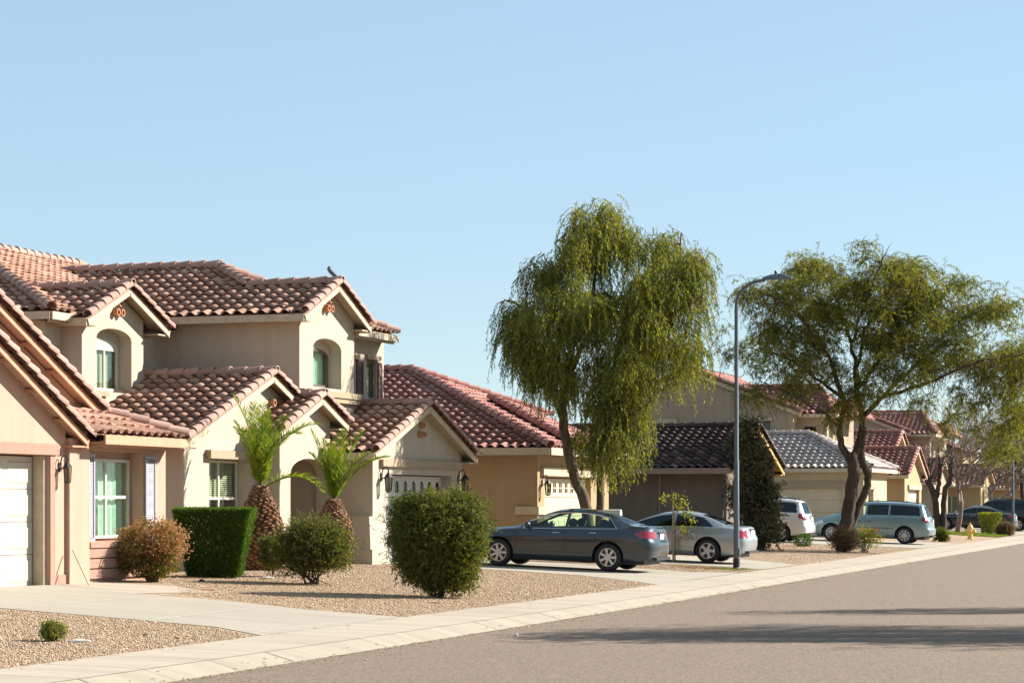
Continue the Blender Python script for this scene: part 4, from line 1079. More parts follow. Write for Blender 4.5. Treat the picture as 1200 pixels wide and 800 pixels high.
# ------------------------------------------------------------------ broad mesquite-like tree
def tree_mesquite():
    D = 83.0; k = D/2750; c = lambda x, y: ((x-600)*k, 1.9+(589-y)*k)
    bx, bz = c(990, 646); root = (*W3(bx, D, 0)[:2], .22); t = thing('tree', 'broad feathery tree with forked dark trunk beside the street lamp', 'tree', root)
    b = MB()
    def pt(x, y, dd=0): a, z = c(x, y); return W3(a, D+dd, z)
    limb(b, [pt(988, 648), pt(992, 610), pt(998, 575), pt(1000, 545), pt(996, 530)], .27, .19, 11, .015)
    limb(b, [pt(991, 632), pt(1006, 596, .1), pt(1018, 562, .15), pt(1010, 535, .1), pt(1014, 500, .2)], .15, .12, 9, .01)
    F = [([pt(998, 545), pt(986, 520), pt(984, 500), pt(990, 470)], .15, .08), ([pt(998, 545), pt(1010, 510, .2), pt(1012, 485, .3), pt(1004, 455, .3)], .17, .10)]
    for q, a, e in F: limb(b, q, a, e, 9, .012)
    Lm = [([pt(990, 470), pt(965, 420, -1), pt(925, 370, -1.6), pt(880, 345, -2)], .085), ([pt(990, 470), pt(960, 440, 1), pt(915, 410, 1.8), pt(870, 400, 2.3)], .075),
          ([pt(1004, 455), pt(1000, 400, .5), pt(985, 350, 1), pt(975, 320, 1.2)], .09), ([pt(1004, 455), pt(1035, 410, -.6), pt(1060, 350, -1), pt(1078, 325, -1.2)], .09),
          ([pt(1010, 490), pt(1050, 450, .4), pt(1100, 410, .8), pt(1160, 385, 1)], .10), ([pt(1035, 465), pt(1080, 450, -1.4), pt(1130, 430, -2.4), pt(1180, 420, -2.8)], .075),
          ([pt(1004, 460), pt(1020, 390, 1.8), pt(1045, 345, 2.2), pt(1055, 325, 2.4)], .07), ([pt(990, 470), pt(975, 400, 2.2), pt(945, 360, 2.4), pt(930, 345, 2.6)], .065),
          ([pt(984, 500), pt(950, 480, -1.2), pt(910, 460, -1.8), pt(880, 455, -2)], .055), ([pt(1015, 440), pt(1060, 400, 2.4), pt(1110, 380, 2.6), pt(1135, 365, 2.8)], .06),
          ([pt(1000, 400), pt(1010, 350, -1.4), pt(1020, 325, -1.6), pt(1028, 305, -1.7)], .06)]
    tipP = []
    for q, r in Lm:
        qq = limb(b, q, r, .02, 7, .03)
        for i in range(3, len(qq)):
            for _ in range(2):
                e = qq[i]+rng.normal(0, .38, 3)+np.array([0, 0, -.05]); m = (qq[i]+e)/2+rng.normal(0, .12, 3)
                b.tube([qq[i], m, e], [.02, .012, .005], 5); tipP += [m, e, qq[i]]
    b.build('trunk', M['barkd'], t, smooth=60)
    def lb(x, y, rx, ry, dd=0, dr=1.5, wt=1): a, z = c(x, y); return (np.array(W3(a, D+dd, z)), np.array([rx*k, dr, ry*k]), wt)
    lob = [lb(1130, 322, 36, 20, .5, 1.3), lb(1165, 352, 26, 22, 0, 1.2), lb(925, 318, 34, 18, 0, 1.3), lb(900, 350, 52, 34, -1, 1.6), lb(878, 395, 40, 36, 1, 1.5), lb(930, 400, 60, 50, 0, 2.4), lb(960, 330, 44, 34, 1, 1.6), lb(1010, 320, 50, 30, -1, 1.8), lb(1010, 370, 66, 46, 0, 2.6, 1.2),
           lb(1075, 330, 54, 34, 0, 1.9), lb(1080, 390, 66, 50, .5, 2.6, 1.15), lb(1130, 360, 50, 44, 1, 1.8), lb(1165, 400, 44, 50, -1, 1.8), lb(1185, 430, 26, 50, 0, 1.5, 1.2), lb(1150, 490, 28, 38, .5, 1, 1.1), lb(1192, 505, 18, 46, .5, 1, 1.4), lb(1128, 505, 16, 22, 0, .8, .4),
           lb(992, 500, 20, 24, -.8, .5, .7), lb(1010, 452, 50, 24, -1.6, .9, 1.), lb(1062, 440, 50, 28, -1.9, .9, 1.), lb(945, 450, 42, 24, -1.6, .9, .8), lb(975, 478, 26, 18, -1.2, .6, .6), lb(1110, 482, 40, 24, .4, 1, .7), lb(1162, 505, 34, 28, -.4, 1, .9), lb(880, 470, 34, 22, .6, .9, .5), lb(1130, 440, 50, 34, -1, 1.6, .9), lb(1010, 430, 46, 30, -1.2, 1.3, .7), lb(920, 450, 60, 22, -.8, 1.4, .75), lb(880, 470, 34, 20, -1, 1.0, .45), lb(1100, 470, 40, 20, -1, 1, .35), lb(960, 480, 24, 20, -.5, .8, .5), lb(1165, 470, 34, 22, 0, 1, .6), lb(1030, 465, 22, 26, -.6, .7, .6)]
    P, u, kk = lobes_points(lob, 9800, .1, 27, .20)
    D0 = u*.8+rng.normal(0, .45, (len(P), 3)); D0[:, 2] = D0[:, 2]*.35+.1; D0 /= np.linalg.norm(D0, axis=1, keepdims=True)
    Ls = rng.uniform(.3, .95, len(P)); tw = []
    A, B, ll, ww = strands(P, D0, Ls, 16, .75, .12, .03, tw, .85)
    leaves('crown', A, B, ll, ww, M['l_mesq'], t); twigmesh('twigs', tw, .006, M['barkd'], t)
tree_mesquite()

def simple_tree(loc, lob, n, label, mat, bark, trunk, name='tree', group=None, Lr=(.4, 1.0), grav=.8, ll=.12, lw=.03, nl=14):
    t = thing(name, label, 'tree', loc, group); b = MB()
    for q, r0, r1 in trunk: limb(b, q, r0, r1, 8, .02)
    b.build('trunk', M[bark], t, smooth=60)
    P, u, kk = lobes_points(lob, n, .1); D0 = u+rng.normal(0, .4, (len(P), 3)); D0[:, 2] *= .4; D0 /= np.linalg.norm(D0, axis=1, keepdims=True)
    tw = []; A, B, l2, w2 = strands(P, D0, rng.uniform(*Lr, len(P)), nl, grav, ll, lw, tw, .85)
    leaves('crown', A, B, l2, w2, M[mat], t); twigmesh('twigs', tw, .006, M[bark], t); return t
# the tree across the street, outside the picture on the right: only its shade reaches the road
def lobw(x, y, z, a, b_, c_, w=1): return (np.array([x, y, z]), np.array([a, b_, c_]), w)
tx, ty = 2.2+3.6*EX[0], 40.6+3.6*EX[1]
simple_tree((tx, ty, .1), [lobw(tx+(a-4.4)*EX[0]+b_*EY[0], ty+(a-4.4)*EX[1]+b_*EY[1], z, rx*1.18, rd*1.3, .35, w) for a, b_, z, rx, rd, w in
             ((0, -1.2, 5.9, 4.2, .45, 1.5), (1, .2, 6.3, 4.2, .5, 1.4), (-1.5, -.4, 6.1, 2.6, .3, .9), (2.5, 1.9, 6.6, 2.6, .35, .8), (-2.6, -1.9, 5.8, 1.8, .22, .7), (2, -2.6, 5.6, 2.2, .3, .8), (0, 2.6, 6.6, 1.8, .2, .4), (1.5, -3.6, 5.5, 2.4, .15, .5), (-.5, 1.2, 6.3, 2.8, .18, .7), (2, -1.9, 5.8, 3.2, .2, .8),
              (3.5, 7.2, 6.4, 3.0, .35, 1.1), (1.5, 6.4, 6.2, 2.0, .2, .6), (5, 8.2, 6.6, 2.0, .3, .6))], 3900,
            'spreading shade tree across the street, outside the photo', 'l_mesq', 'barkd',
            [([(tx, ty, .1), (tx+.1, ty, 2), (tx-.1, ty+.1, 4), (tx, ty, 6)], .22, .08), ([(tx, ty, 3), (tx-1, ty-1, 5), (tx-2, ty-1.5, 7)], .1, .03), ([(tx, ty, 3.4), (tx+1.2, ty+1, 5.4), (tx+1.5, ty+4, 6.2), (tx+1, ty+7.5, 6.3)], .09, .02)])
# a leafy tree farther off, its crown showing at the right edge
Df = 150; kf = Df/2750
def fl(x, y, rx, ry, dd=0, dr=2., w=1): return (np.array(W3((x-600)*kf, Df+dd, 1.9+(589-y)*kf)), np.array([rx*kf, dr, ry*kf]), w)
def fp(x, y, dd=0): return W3((x-600)*kf, Df+dd, 1.9+(589-y)*kf)
simple_tree(fp(1196, 617), [fl(1190, 515, 26, 22), fl(1215, 500, 30, 40), fl(1170, 530, 14, 12), fl(1200, 540, 20, 16, 0, 1, .6)], 1500, 'far leafy olive green tree at the right edge behind bare branches', 'l_mesq', 'barkd',
            [([fp(1200, 617), fp(1198, 580), fp(1195, 540), fp(1190, 515)], .2, .07)], ll=.2, lw=.06)

# ------------------------------------------------------------------ bare winter trees
def bare_tree(loc, h, label, seed, spread=.55, depth=6, r0=.13, name='bare_tree', clear=.28):
    rr = np.random.default_rng(seed); t = thing(name, label, 'tree', loc, 'bare winter street trees'); b = MB(); segs = []
    def grow(p, d, L, r, lv):
        q = [p]; dd = d.copy()
        for i in range(3):
            dd = dd+rr.normal(0, .10, 3)+np.array([0, 0, .04]); dd /= np.linalg.norm(dd); q.append(q[-1]+dd*L/3)
        if r > .012: b.tube(q, [r, r*.92, r*.85, r*.75], 6 if r > .04 else 4)
        else: segs.extend([(q[i], q[i+1]) for i in range(3)])
        if lv <= 0: return
        for j in range(3 if lv > 1 else 4):
            f = rr.uniform(.45, 1.0) if j else 1.0; base = q[1]+(q[3]-q[1])*max(0, (f-.33)/.67)
            nd = dd+rr.normal(0, spread, 3); nd[2] = nd[2]*.7+.16; nd /= np.linalg.norm(nd)
            grow(base, nd, L*rr.uniform(.62, .86), r*(.72 if j == 0 else .55), lv-1)
    grow(np.array(loc, float), np.array([0, 0, 1.]), h*clear, r0, depth)
    b.build('trunk', M['barkg'], t, smooth=60)
    if segs: twigmesh('twigs', [(np.array([a]), np.array([c_])) for a, c_ in segs], .014, M['barkg'], t)
    return t
def at(px, Y, dz=0):
    tt = (px-600)/2750; cc, ss = math.cos(R(18.5)), math.sin(R(18.5)); X = Y*(tt*cc-ss)/(cc+tt*ss); return (X, Y, gz(X, Y)+dz)
bare_tree(at(1122, 131.5), 9.6, 'bare greyish street tree in front of the charcoal sedan', 3, .62, 6, .17, clear=.26)
bare_tree(at(1163, 152), 9.5, 'bare twiggy tree behind the black suv', 5, .6, 6, .17)
bare_tree(at(1192, 170), 10.5, 'bare spreading tree farthest right behind the second lamp post', 8, .6, 6, .2)
bare_tree(at(1108, 168), 10, 'bare tree rising between the far tiled roofs', 12, .6, 6, .17)
bare_tree(at(1140, 196), 12, 'hazy brown bare tree on the skyline above the black suv', 14, .6, 6, .22)
bare_tree(at(1180, 214), 14, 'tallest bare tree on the skyline by the right edge', 15, .6, 6, .25)
# pollarded dark trunk
p0 = at(1098, 128); t = thing('pruned_tree', 'dark heavily pruned trunk with stubby limbs behind the teal minivan', 'tree', p0); b = MB(); q = np.array(p0)
limb(b, [q, q+[-.05, 0, 1.2], q+[-.15, 0, 2.0], q+[-.5, 0, 2.9], q+[-.62, 0, 3.4]], .20, .15, 9, .02)
limb(b, [q+[.3, .1, 0], q+[.35, .1, 1.2], q+[.42, 0, 2.2], q+[.75, 0, 3.0], q+[.72, 0, 3.6]], .17, .13, 9, .02)
limb(b, [q+[0, 0, 1.9], q+[.1, 0, 2.6], q+[.15, .1, 3.5]], .13, .11, 8, .02)
for e in ([-.62, 0, 3.35], [.72, 0, 3.55], [.15, .1, 3.45], [-.35, 0, 2.7]):
    for _ in range(7):
        s_ = q+e; d_ = rng.normal(0, .35, 3)+[0, 0, .55]; b.tube([s_, s_+d_*.5, s_+d_+rng.normal(0, .08, 3)], [.05, .03, .012], 5)
b.build('trunk', M['barkd'], t, smooth=60)

# ------------------------------------------------------------------ shrubs
def shrub(name, loc, lob, n, label, mat, ll=.045, lw=.022, stems=9, cat='bush', stemmat='bark', spray=0, shell=.25, hmin=.05, group=None, up=.3):
    """leaves crowd the outside of the lobes; lobes are (dx, dd, dz, rx, rd, rz) from the base"""
    t = thing(name, label, cat, loc, group); L = [lobw(*(np.array(loc)+EX*a+EY*b_+np.array([0, 0, c_])), d, e, f) for a, b_, c_, d, e, f in lob]
    P, u, kk = lobes_points(L, int(n*1.35), shell, 9, .08*min(1, L[0][1][0]/.6))
    ok = P[:, 2] > loc[2]+hmin; P = P[ok]; u = u[ok]
    if spray:
        tw = []; D0 = u*.8+rng.normal(0, .4, P.shape)+[0, 0, up]; D0 /= np.linalg.norm(D0, axis=1, keepdims=True)
        A, B, l2, w2 = strands(P, D0, rng.uniform(.5, 1.2, len(P))*spray, 8, .15, ll, lw, tw, .8)
        leaves('foliage', A, B, l2, w2, M[mat], t); twigmesh('twigs', tw, .003, M[stemmat], t)
    else:
        D0 = u*.7+rng.normal(0, .7, P.shape)+[0, 0, .2]; m = len(P)
        leaves('foliage', P, D0, ll*rng.uniform(.6, 1.3, m), lw*rng.uniform(.7, 1.2, m), M[mat], t)
    b = MB(); q = np.array(loc)
    for _ in range(stems):
        k = rng.integers(len(L)); sc = min(1, L[k][1][0]/.5); e = L[k][0]+rng.normal(0, .3, 3)*L[k][1][0]; m = (q+e)/2+rng.normal(0, .07, 3)*sc; e2 = e+rng.normal(0, .12, 3)*sc
        q0 = q+EX*rng.normal(0, .06)+EY*rng.normal(0, .05); b.tube([q0, q0*.4+m*.6, m, e, e2], [.022*sc, .018*sc, .014*sc, .008*sc, .004*sc], 5)
        for _ in range(3): e3 = m+(rng.normal(0, .2, 3)+[0, 0, .12])*sc; b.tube([m, (m+e3)/2+rng.normal(0, .03, 3)*sc, e3], [.010*sc, .007*sc, .003*sc], 4)
    b.build('stem', M[stemmat], t); return t
def boxbush(name, loc, w0, w1, d0, d1, h, n, label, mat, ll, lw, top_r=.08, jit=.035, z0=.04):
    """clipped hedge: tapered block, narrower at the foot; leaves on the skin plus a thinner fill"""
    t = thing(name, label, 'hedge' if name == 'hedge' else 'bush', loc); P = []; Nn = []
    while len(P) < n:
        z = z0+(h-z0)*random.random(); f = z/h; w = w0+(w1-w0)*f; d = d0+(d1-d0)*f; s_ = random.random()
        if s_ < .27: a = random.uniform(-w/2, w/2); b_ = random.choice((-d/2, d/2)); nn = (0, math.copysign(1, b_), .1)
        elif s_ < .48: b_ = random.uniform(-d/2, d/2); a = random.choice((-w/2, w/2)); nn = (math.copysign(1, a), 0, .1)
        elif s_ < .68: a = random.uniform(-w1/2, w1/2); b_ = random.uniform(-d1/2, d1/2); z = h; nn = (0, 0, 1)
        else: a = random.uniform(-w/2, w/2)*.93; b_ = random.uniform(-d/2, d/2)*.93; nn = (random.gauss(0, 1), random.gauss(0, 1), .3)
        e = abs(random.gauss(0, jit)); g = np.array(nn)
        P.append((a-g[0]*e+random.gauss(0, .012), b_-g[1]*e+random.gauss(0, .012), z-g[2]*e+random.gauss(0, .01))); Nn.append(nn)
    P = np.array(P); Nn = np.array(Nn); Q = P[:, :1]*EX+P[:, 1:2]*EY+P[:, 2:]*np.array([0, 0, 1])+np.array(loc)
    Dn = (Nn[:, :1]*EX+Nn[:, 1:2]*EY+Nn[:, 2:]*np.array([0, 0, 1]))*.35+rng.normal(0, .8, P.shape)
    m = len(P); leaves('foliage', Q, Dn, ll*rng.uniform(.6, 1.3, m), lw*rng.uniform(.7, 1.2, m), M[mat], t)
    b = MB(); q = np.array(loc)
    for _ in range(16):
        e = q+EX*rng.uniform(-w1*.42, w1*.42)+EY*rng.uniform(-d1*.4, d1*.4)+np.array([0, 0, h*rng.uniform(.6, .92)]); m_ = q*.55+e*.45+rng.normal(0, .05, 3)
        b.tube([q+rng.normal(0, .04, 3)*[1, 1, 0], m_, e], [.02, .013, .005], 5)
    b.build('stem', M['bark'], t); return t
ga = lambda px, d, dz=0: (*W3((px-600)/2750*d, d, 0)[:2], dz)
def gl(px, d): p = W3((px-600)/2750*d, d, 0); return (p[0], p[1], gz(p[0], p[1]))
shrub('bush', gl(512, 42.3), [(0, 0, 1.10, .80, .72, .62), (-.1, 0, 1.50, .66, .6, .34), (-.50, 0, 1.38, .36, .45, .42), (.42, .1, 1.52, .42, .45, .34), (.58, 0, 1.2, .34, .4, .45), (-.05, 0, .55, .56, .5, .42), (.35, -.1, .42, .34, .35, .36), (-.42, .1, .8, .35, .4, .4), (-.2, 0, .28, .35, .3, .22), (.45, 0, .8, .36, .4, .4)], 8800,
      'big upright green bush on the gravel in front of the arched garage door', 'l_bush', .05, .022, 16, spray=.2, shell=.35)
boxbush('hedge', gl(252, 46.6), 1.0, 1.55, .7, 1.05, 1.36, 80000, 'dark clipped hedge tapering to its foot beside the thick palm', 'l_hedge', .038, .022, jit=.05)
shrub('bush', gl(178, 43.9), [(0, 0, .72, .58, .5, .42), (-.28, 0, .62, .36, .4, .40), (.28, 0, .70, .36, .4, .40), (0, 0, .30, .35, .35, .26)], 8200,
      'rounded red brown bush by the pink house window', 'l_red', .055, .03, 12, shell=.35)
shrub('bush', gl(178, 43.9), [(-.32, -.1, .52, .34, .38, .40), (.22, -.1, .35, .34, .35, .28), (0, 0, .25, .4, .35, .2)], 2600,
      'low green growth filling the foot of the red brown bush', 'l_bush', .05, .026, 8, shell=.4)
shrub('bush', gl(366, 45.2), [(0, 0, .66, .62, .5, .42), (-.35, 0, .52, .36, .4, .34), (.35, 0, .62, .34, .4, .36), (.05, 0, .90, .36, .3, .24)], 2500,
      'loose wiry green bush in front of the second palm', 'l_bush', .058, .022, 14, spray=.36, shell=.15, up=.6)
shrub('bush', gl(318, 47.5), [(0, 0, .5, .22, .25, .32)], 500, 'small wispy green shrub at the foot of the thick palm', 'l_bush', .05, .02, 6, spray=.2)
shrub('weed', gl(62, 28.9), [(0, 0, .12, .15, .13, .10), (-.06, 0, .16, .09, .08, .07), (.08, 0, .15, .07, .07, .06)], 520, 'small pale green weed on the gravel at the lower left', 'l_lime', .024, .010, 7, cat='weed', spray=.07, hmin=.01)
# tall climbing shrub against house 4
shrub('climbing_shrub', gl(886, 80.3), [(-.2, .2, 2.2, .55, .4, 1.7), (.25, .2, 1.4, .6, .45, 1.1), (-.35, .2, 3.6, .42, .35, .7), (.1, .2, 2.8, .45, .35, .9), (-.15, .2, 4.2, .28, .25, .4), (.1, 0, .5, .65, .45, .5)], 2700,
      'tall dusty olive shrub climbing the gable wall behind the lamp post', 'l_ivy', .11, .062, 16, cat='shrub', spray=.42, shell=.1, up=.1)
shrub('bush', gl(941, 87.0), [(0, 0, .22, .36, .34, .24)], 1400, 'low green mound of a bush by the white minivan wheel', 'l_hedge', .05, .03, 4, shell=.5, hmin=.0)
shrub('bush', gl(988, 81.6), [(0, 0, .45, .48, .42, .40), (.1, 0, .2, .4, .35, .2)], 1500, 'dry brown twiggy bush at the foot of the broad tree', 'l_dry', .045, .015, 30, spray=.18)
rb = shrub('rose_bush', gl(1014, 82.2), [(0, 0, .62, .42, .35, .32), (.25, 0, .45, .35, .3, .3), (-.2, 0, .35, .3, .3, .25)], 1500, 'green rose bush with red blooms in front of the teal minivan', 'l_lime', .06, .035, 12, shell=.2)
for _ in range(14):
    c0 = np.array(gl(1014, 82.2))+np.array([0, 0, .62])+EX*rng.uniform(-.45, .5)+EY*rng.uniform(-.42, -.1)+np.array([0, 0, rng.uniform(-.2, .36)])
    leaves('bloom', np.repeat(c0[None], 10, 0), rng.normal(size=(10, 3)), .055, .05, M['petal'], rb)
boxbush('bush', gl(1160, 127.5), .75, 1.15, .6, .9, 1.15, 5000, 'yellow green clipped bush in front of the charcoal sedan', 'l_lime', .08, .05, jit=.06)
shrub('bush', gl(1179, 124.5), [(0, 0, .32, .42, .38, .34)], 1200, 'dark brown rounded dry bush touching the second lamp post', 'l_dry', .07, .03, 8, spray=.16, hmin=0)
shrub('bush', gl(1103, 104), [(0, 0, .25, .3, .3, .3)], 500, 'scrubby green tuft by the rear bumper of the teal minivan', 'l_bush', .07, .03, 6, spray=.2, hmin=0)
# sapling tied to a stake
sp = gl(789, 65.0); t = thing('sapling', 'young staked sapling with sparse bright leaves by the silver sedan', 'tree', sp); q = np.array(sp)
b = MB(); b.tube([q, q+[0, 0, .9], q+[-.01, 0, 1.65]], [.028, .026, .022], 7); b.build('stake', M['creamtrim'], t)
b = MB(); limb(b, [q+[.05, 0, 0], q+[.05, 0, .8], q+[.0, 0, 1.5], q+[.02, 0, 1.9]], .02, .008, 6)
for dz, dx in ((1.2, .4), (1.35, .5), (.8, .35), (1.6, .3), (1.55, -.3), (1.0, .45)): b.tube([q+[0, 0, dz], q+EX*dx*.6+[0, 0, dz+.15], q+EX*dx+[0, 0, dz+.1]], [.008, .006, .003], 5)
b.build('stem', M['bark'], t)
cl = [(0, 1.85, .14), (.3, 1.7, .16), (.42, 1.35, .15), (.5, 1.15, .14), (.33, .72, .20), (.25, .9, .12), (-.25, 1.75, .12), (.2, 1.5, .12)]
Pn = np.concatenate([q+EX*a+np.array([0, 0, z])+rng.normal(0, r_*.55, (42, 3)) for a, z, r_ in cl]); leaves('foliage', Pn, rng.normal(size=Pn.shape)+[0, 0, -.3], .085, .04, M['l_lime'], t)

# ------------------------------------------------------------------ palms
def palm(loc, label, hT, rB, rM, fronds, seed):
    rr = np.random.default_rng(seed); t = thing('palm_tree', label, 'palm', loc, 'pineapple palms by the cream house'); q = np.array(loc)
    b = MB(); prof = [(rB*.9, 0), (rB, hT*.1), (rM, hT*.38), (rM*.93, hT*.6), (rM*.66, hT*.8), (rM*.34, hT*.95), (rM*.2, hT*1.08)]
    b.lathe([(r*.93, z) for r, z in prof], loc, 18); b.build('trunk_core', M['bark'], t, smooth=60)
    def rad(z): return float(np.interp(z, [p[1] for p in prof], [p[0] for p in prof]))
    n = int(430*hT/1.5); V_, F_ = [], []
    for i in range(n):                                   # cut leaf bases in a spiral, each a pointed stub
        f = i/n; z = hT*1.04*f; a = i*2.39996+rr.normal(0, .05); r = rad(z)*.96; w = .062+.026*(1-f); h = .10; o = .06+.035*rr.random()
        er = np.array([math.cos(a), math.sin(a), 0]); et = np.array([-math.sin(a), math.cos(a), 0]); p = q+er*r+np.array([0, 0, z]); k = len(V_)
        tilt = rr.normal(0, .15)
        V_ += [p-et*w, p+et*w, p+np.array([0, 0, -h*.5]), p+np.array([0, 0, h*.6]), p+er*o-et*w*.6+[0, 0, h*.25+tilt*.03], p+er*o+et*w*.6+[0, 0, h*.25-tilt*.03], p+er*o*.8+[0, 0, -h*.25]]
        F_ += [(k+2, k+1, k+5, k+6), (k, k+2, k+6, k+4), (k+4, k+6, k+5, k+5), (k, k+4, k+3, k+3), (k+1, k+3, k+5, k+5), (k+4, k+5, k+3, k+3)]
    mb = MB(); mb.v = [tuple(v) for v in V_]; mb.f = [tuple(dict.fromkeys(f)) for f in F_]; mb.uv = [None]*len(F_); mb.build('trunk', M['scales'], t)
    top = q+np.array([0, 0, hT])
    fronds = fronds+[(rr.normal(0, .35), rr.uniform(72, 88), rr.uniform(1.0, 1.75), rr.uniform(10, 60), rr.normal(0, .5)) for _ in range(2)]
    for (ax, el, L, bend, ad) in fronds:                 # ax: sideways lean, el: start pitch, L length, bend droop, ad: depth lean
        d = EX*ax+EY*ad; hd = np.linalg.norm(d) or 1e-6; d = d/hd; p = top.copy(); th = math.radians(el); pts = [p]; m = 16
        for i in range(m):
            p = p+(d*math.cos(th)+np.array([0, 0, 1])*math.sin(th))*L/m; th -= math.radians(bend)/m*(.4+1.3*i/m); pts.append(p)
        rb_ = MB(); rb_.tube(pts, [.022*(1-.75*i/m) for i in range(m+1)], 5)
        fr = rb_.build('frond', M['l_palm'], t)
        A, B, LL, WW = [], [], [], []; K = 62; sdv = np.cross(d, [0, 0, 1.])
        for j in range(K):
            f = .10+.90*j/K; i = min(m-1, int(f*m)); pp = pts[i]+(pts[i+1]-pts[i])*(f*m-i); dr = pts[i+1]-pts[i]; dr = dr/np.linalg.norm(dr); up = np.cross(sdv, dr)
            for s_ in (-1, 1):
                l = min(.44, L*.24)*math.sin(math.pi*min(1, .16+f*.80))**.7
                A.append(pp); B.append(dr*(.62+.35*f)+sdv*s_*.80+up*.25+rr.normal(0, .10, 3)+[0, 0, -.05]); LL.append(l*rr.uniform(.85, 1.1)); WW.append(.020)
        leaves('leaflets', A, B, LL, WW, M['l_palm'], fr)
    return t
palm(gl(305, 50.6), 'thick pineapple palm beside the dark clipped hedge', 1.72, .36, .46,
     [(-.42, 84, 2.15, 28, .1), (-.15, 86, 1.9, 14, -.3), (.1, 87, 1.75, 18, .2), (.35, 80, 1.9, 52, -.3), (.6, 76, 2.2, 84, .3), (.5, 78, 2.0, 100, -.5), (-.3, 82, 1.9, 22, .6), (.2, 84, 1.6, 18, .7), (.15, 85, 2.0, 40, -.7), (.9, 30, 1.75, 85, -.5), (-.7, 80, 1.6, 30, -.2), (.05, 88, 1.3, 6, 0)], 4)
palm(gl(391, 53.6), 'slimmer pineapple palm behind the wiry bush, near the garage', 1.45, .34, .42,
     [(-.5, 76, 1.75, 10, .1), (-.25, 82, 1.5, 8, -.2), (.12, 84, 1.75, 22, .2), (.35, 78, 1.85, 40, -.2), (.75, 62, 1.75, 62, .2), (.6, 66, 1.6, 50, -.4), (.0, 86, 1.3, 10, .4), (-.1, 84, 1.4, 14, -.5), (.2, 80, 1.4, 26, .6), (.1, 87, 1.1, 4, 0)], 9)
# rocks and litter on the gravel
def rock(loc, s, label, mat='rock', name='rock', cat='rock'):
    me = bpy.data.meshes.new(name); bm = bmesh.new(); bmesh.ops.create_icosphere(bm, subdivisions=2, radius=1)
    for v in bm.verts: v.co = V((v.co.x*s[0], v.co.y*s[1], v.co.z*s[2]))*(1+random.gauss(0, .07))
    bm.to_mesh(me); bm.free(); o = link(name, me, M[mat]); o.location = loc; o.rotation_euler = (0, 0, R(18.5)+random.gauss(0, .15)); tag(o, label, cat)
def rk(px, d, s, label, **k): g = gl(px, d); rock((g[0], g[1], g[2]+s[2]*.4), s, label, **k)
rk(92, 28.9, (.16, .05, .03), 'flat white stone just right of the pale weed')
rk(170, 30.4, (.035, .03, .02), 'small dark stone on the gravel right of the white one', mat='bark')
rk(208, 30.0, (.035, .03, .02), 'small dark clod near the tip of the lower left gravel', mat='bark')
rk(314, 46.6, (.15, .06, .04), 'pale flat rock on the gravel under the thick palm')
rk(236, 44.6, (.06, .05, .04), 'dark valve lid on the gravel before the clipped hedge', mat='blackp', name='valve_lid', cat='lid')
rk(242, 41.8, (.16, .06, .018), 'thin tan slab lying between the hedge and the driveway', mat='terra')
rk(506, 40.4, (.2, .05, .018), 'low tan slab on the gravel below the big bush', mat='gravel')
rk(605, 33.5, (.03, .03, .03), 'white scrap of litter in the gutter', mat='white', name='litter', cat='litter')
# ------------------------------------------------------------------ cars
def interp(pts, x): return float(np.interp(x, [p[0] for p in pts], [p[1] for p in pts]))
def smoothpts(pts, n=8):
    q = curvepts([(p[0], p[1], 0) for p in pts], n); q = [(float(a[0]), float(a[1])) for a in q]
    out = [q[0]]
    for a in q[1:]:
        if a[0] > out[-1][0]+1e-4: out.append(a)
    return out
SEDAN = dict(L=4.93, W=.925, H=1.475, fa=.98, ra=3.78, wr=.335, arch=.395, sill=.23,
    top=[(0,.60),(.06,.76),(.30,.86),(.7,.93),(1.15,.99),(1.42,1.03),(1.75,1.19),(2.1,1.35),(2.4,1.44),(2.75,1.473),(3.1,1.465),(3.45,1.41),(3.8,1.31),(4.15,1.17),(4.35,1.125),(4.6,1.12),(4.85,1.10),(4.93,1.05)],
    belt=[(0,.62),(.5,.80),(1.3,.93),(2.4,.97),(3.6,1.01),(4.3,1.03),(4.93,.98)], bot=[(0,.30),(.4,.20),(.8,.2),(4.2,.22),(4.6,.27),(4.93,.36)],
    ws=(1.50,2.22), rg=(3.52,4.22), win=(1.72,3.98), pil=[(2.66,2.74)], cslope=.26, gr=.26, rear=[(0,-.02),(.3,-.05),(.52,.0),(.70,.0),(.80,-.06),(1.0,-.10),(1.12,-.13),(1.5,-.13)],
    tail=(4.50,.80,.98,.44), spokes=7)
COUPE = dict(SEDAN, L=4.83, W=.90, H=1.40, ra=3.71,
    top=[(0,.56),(.06,.70),(.30,.80),(.7,.88),(1.15,.94),(1.38,.98),(1.75,1.15),(2.1,1.29),(2.4,1.365),(2.75,1.40),(3.1,1.39),(3.45,1.33),(3.8,1.22),(4.1,1.10),(4.3,1.06),(4.55,1.05),(4.76,1.03),(4.83,.96)],
    belt=[(0,.58),(.5,.76),(1.3,.88),(2.4,.92),(3.6,.96),(4.2,.98),(4.83,.92)], cslope=.42, win=(1.62,3.86), rg=(3.45,4.16), tail=(4.46,.72,.94,.50), spokes=5)
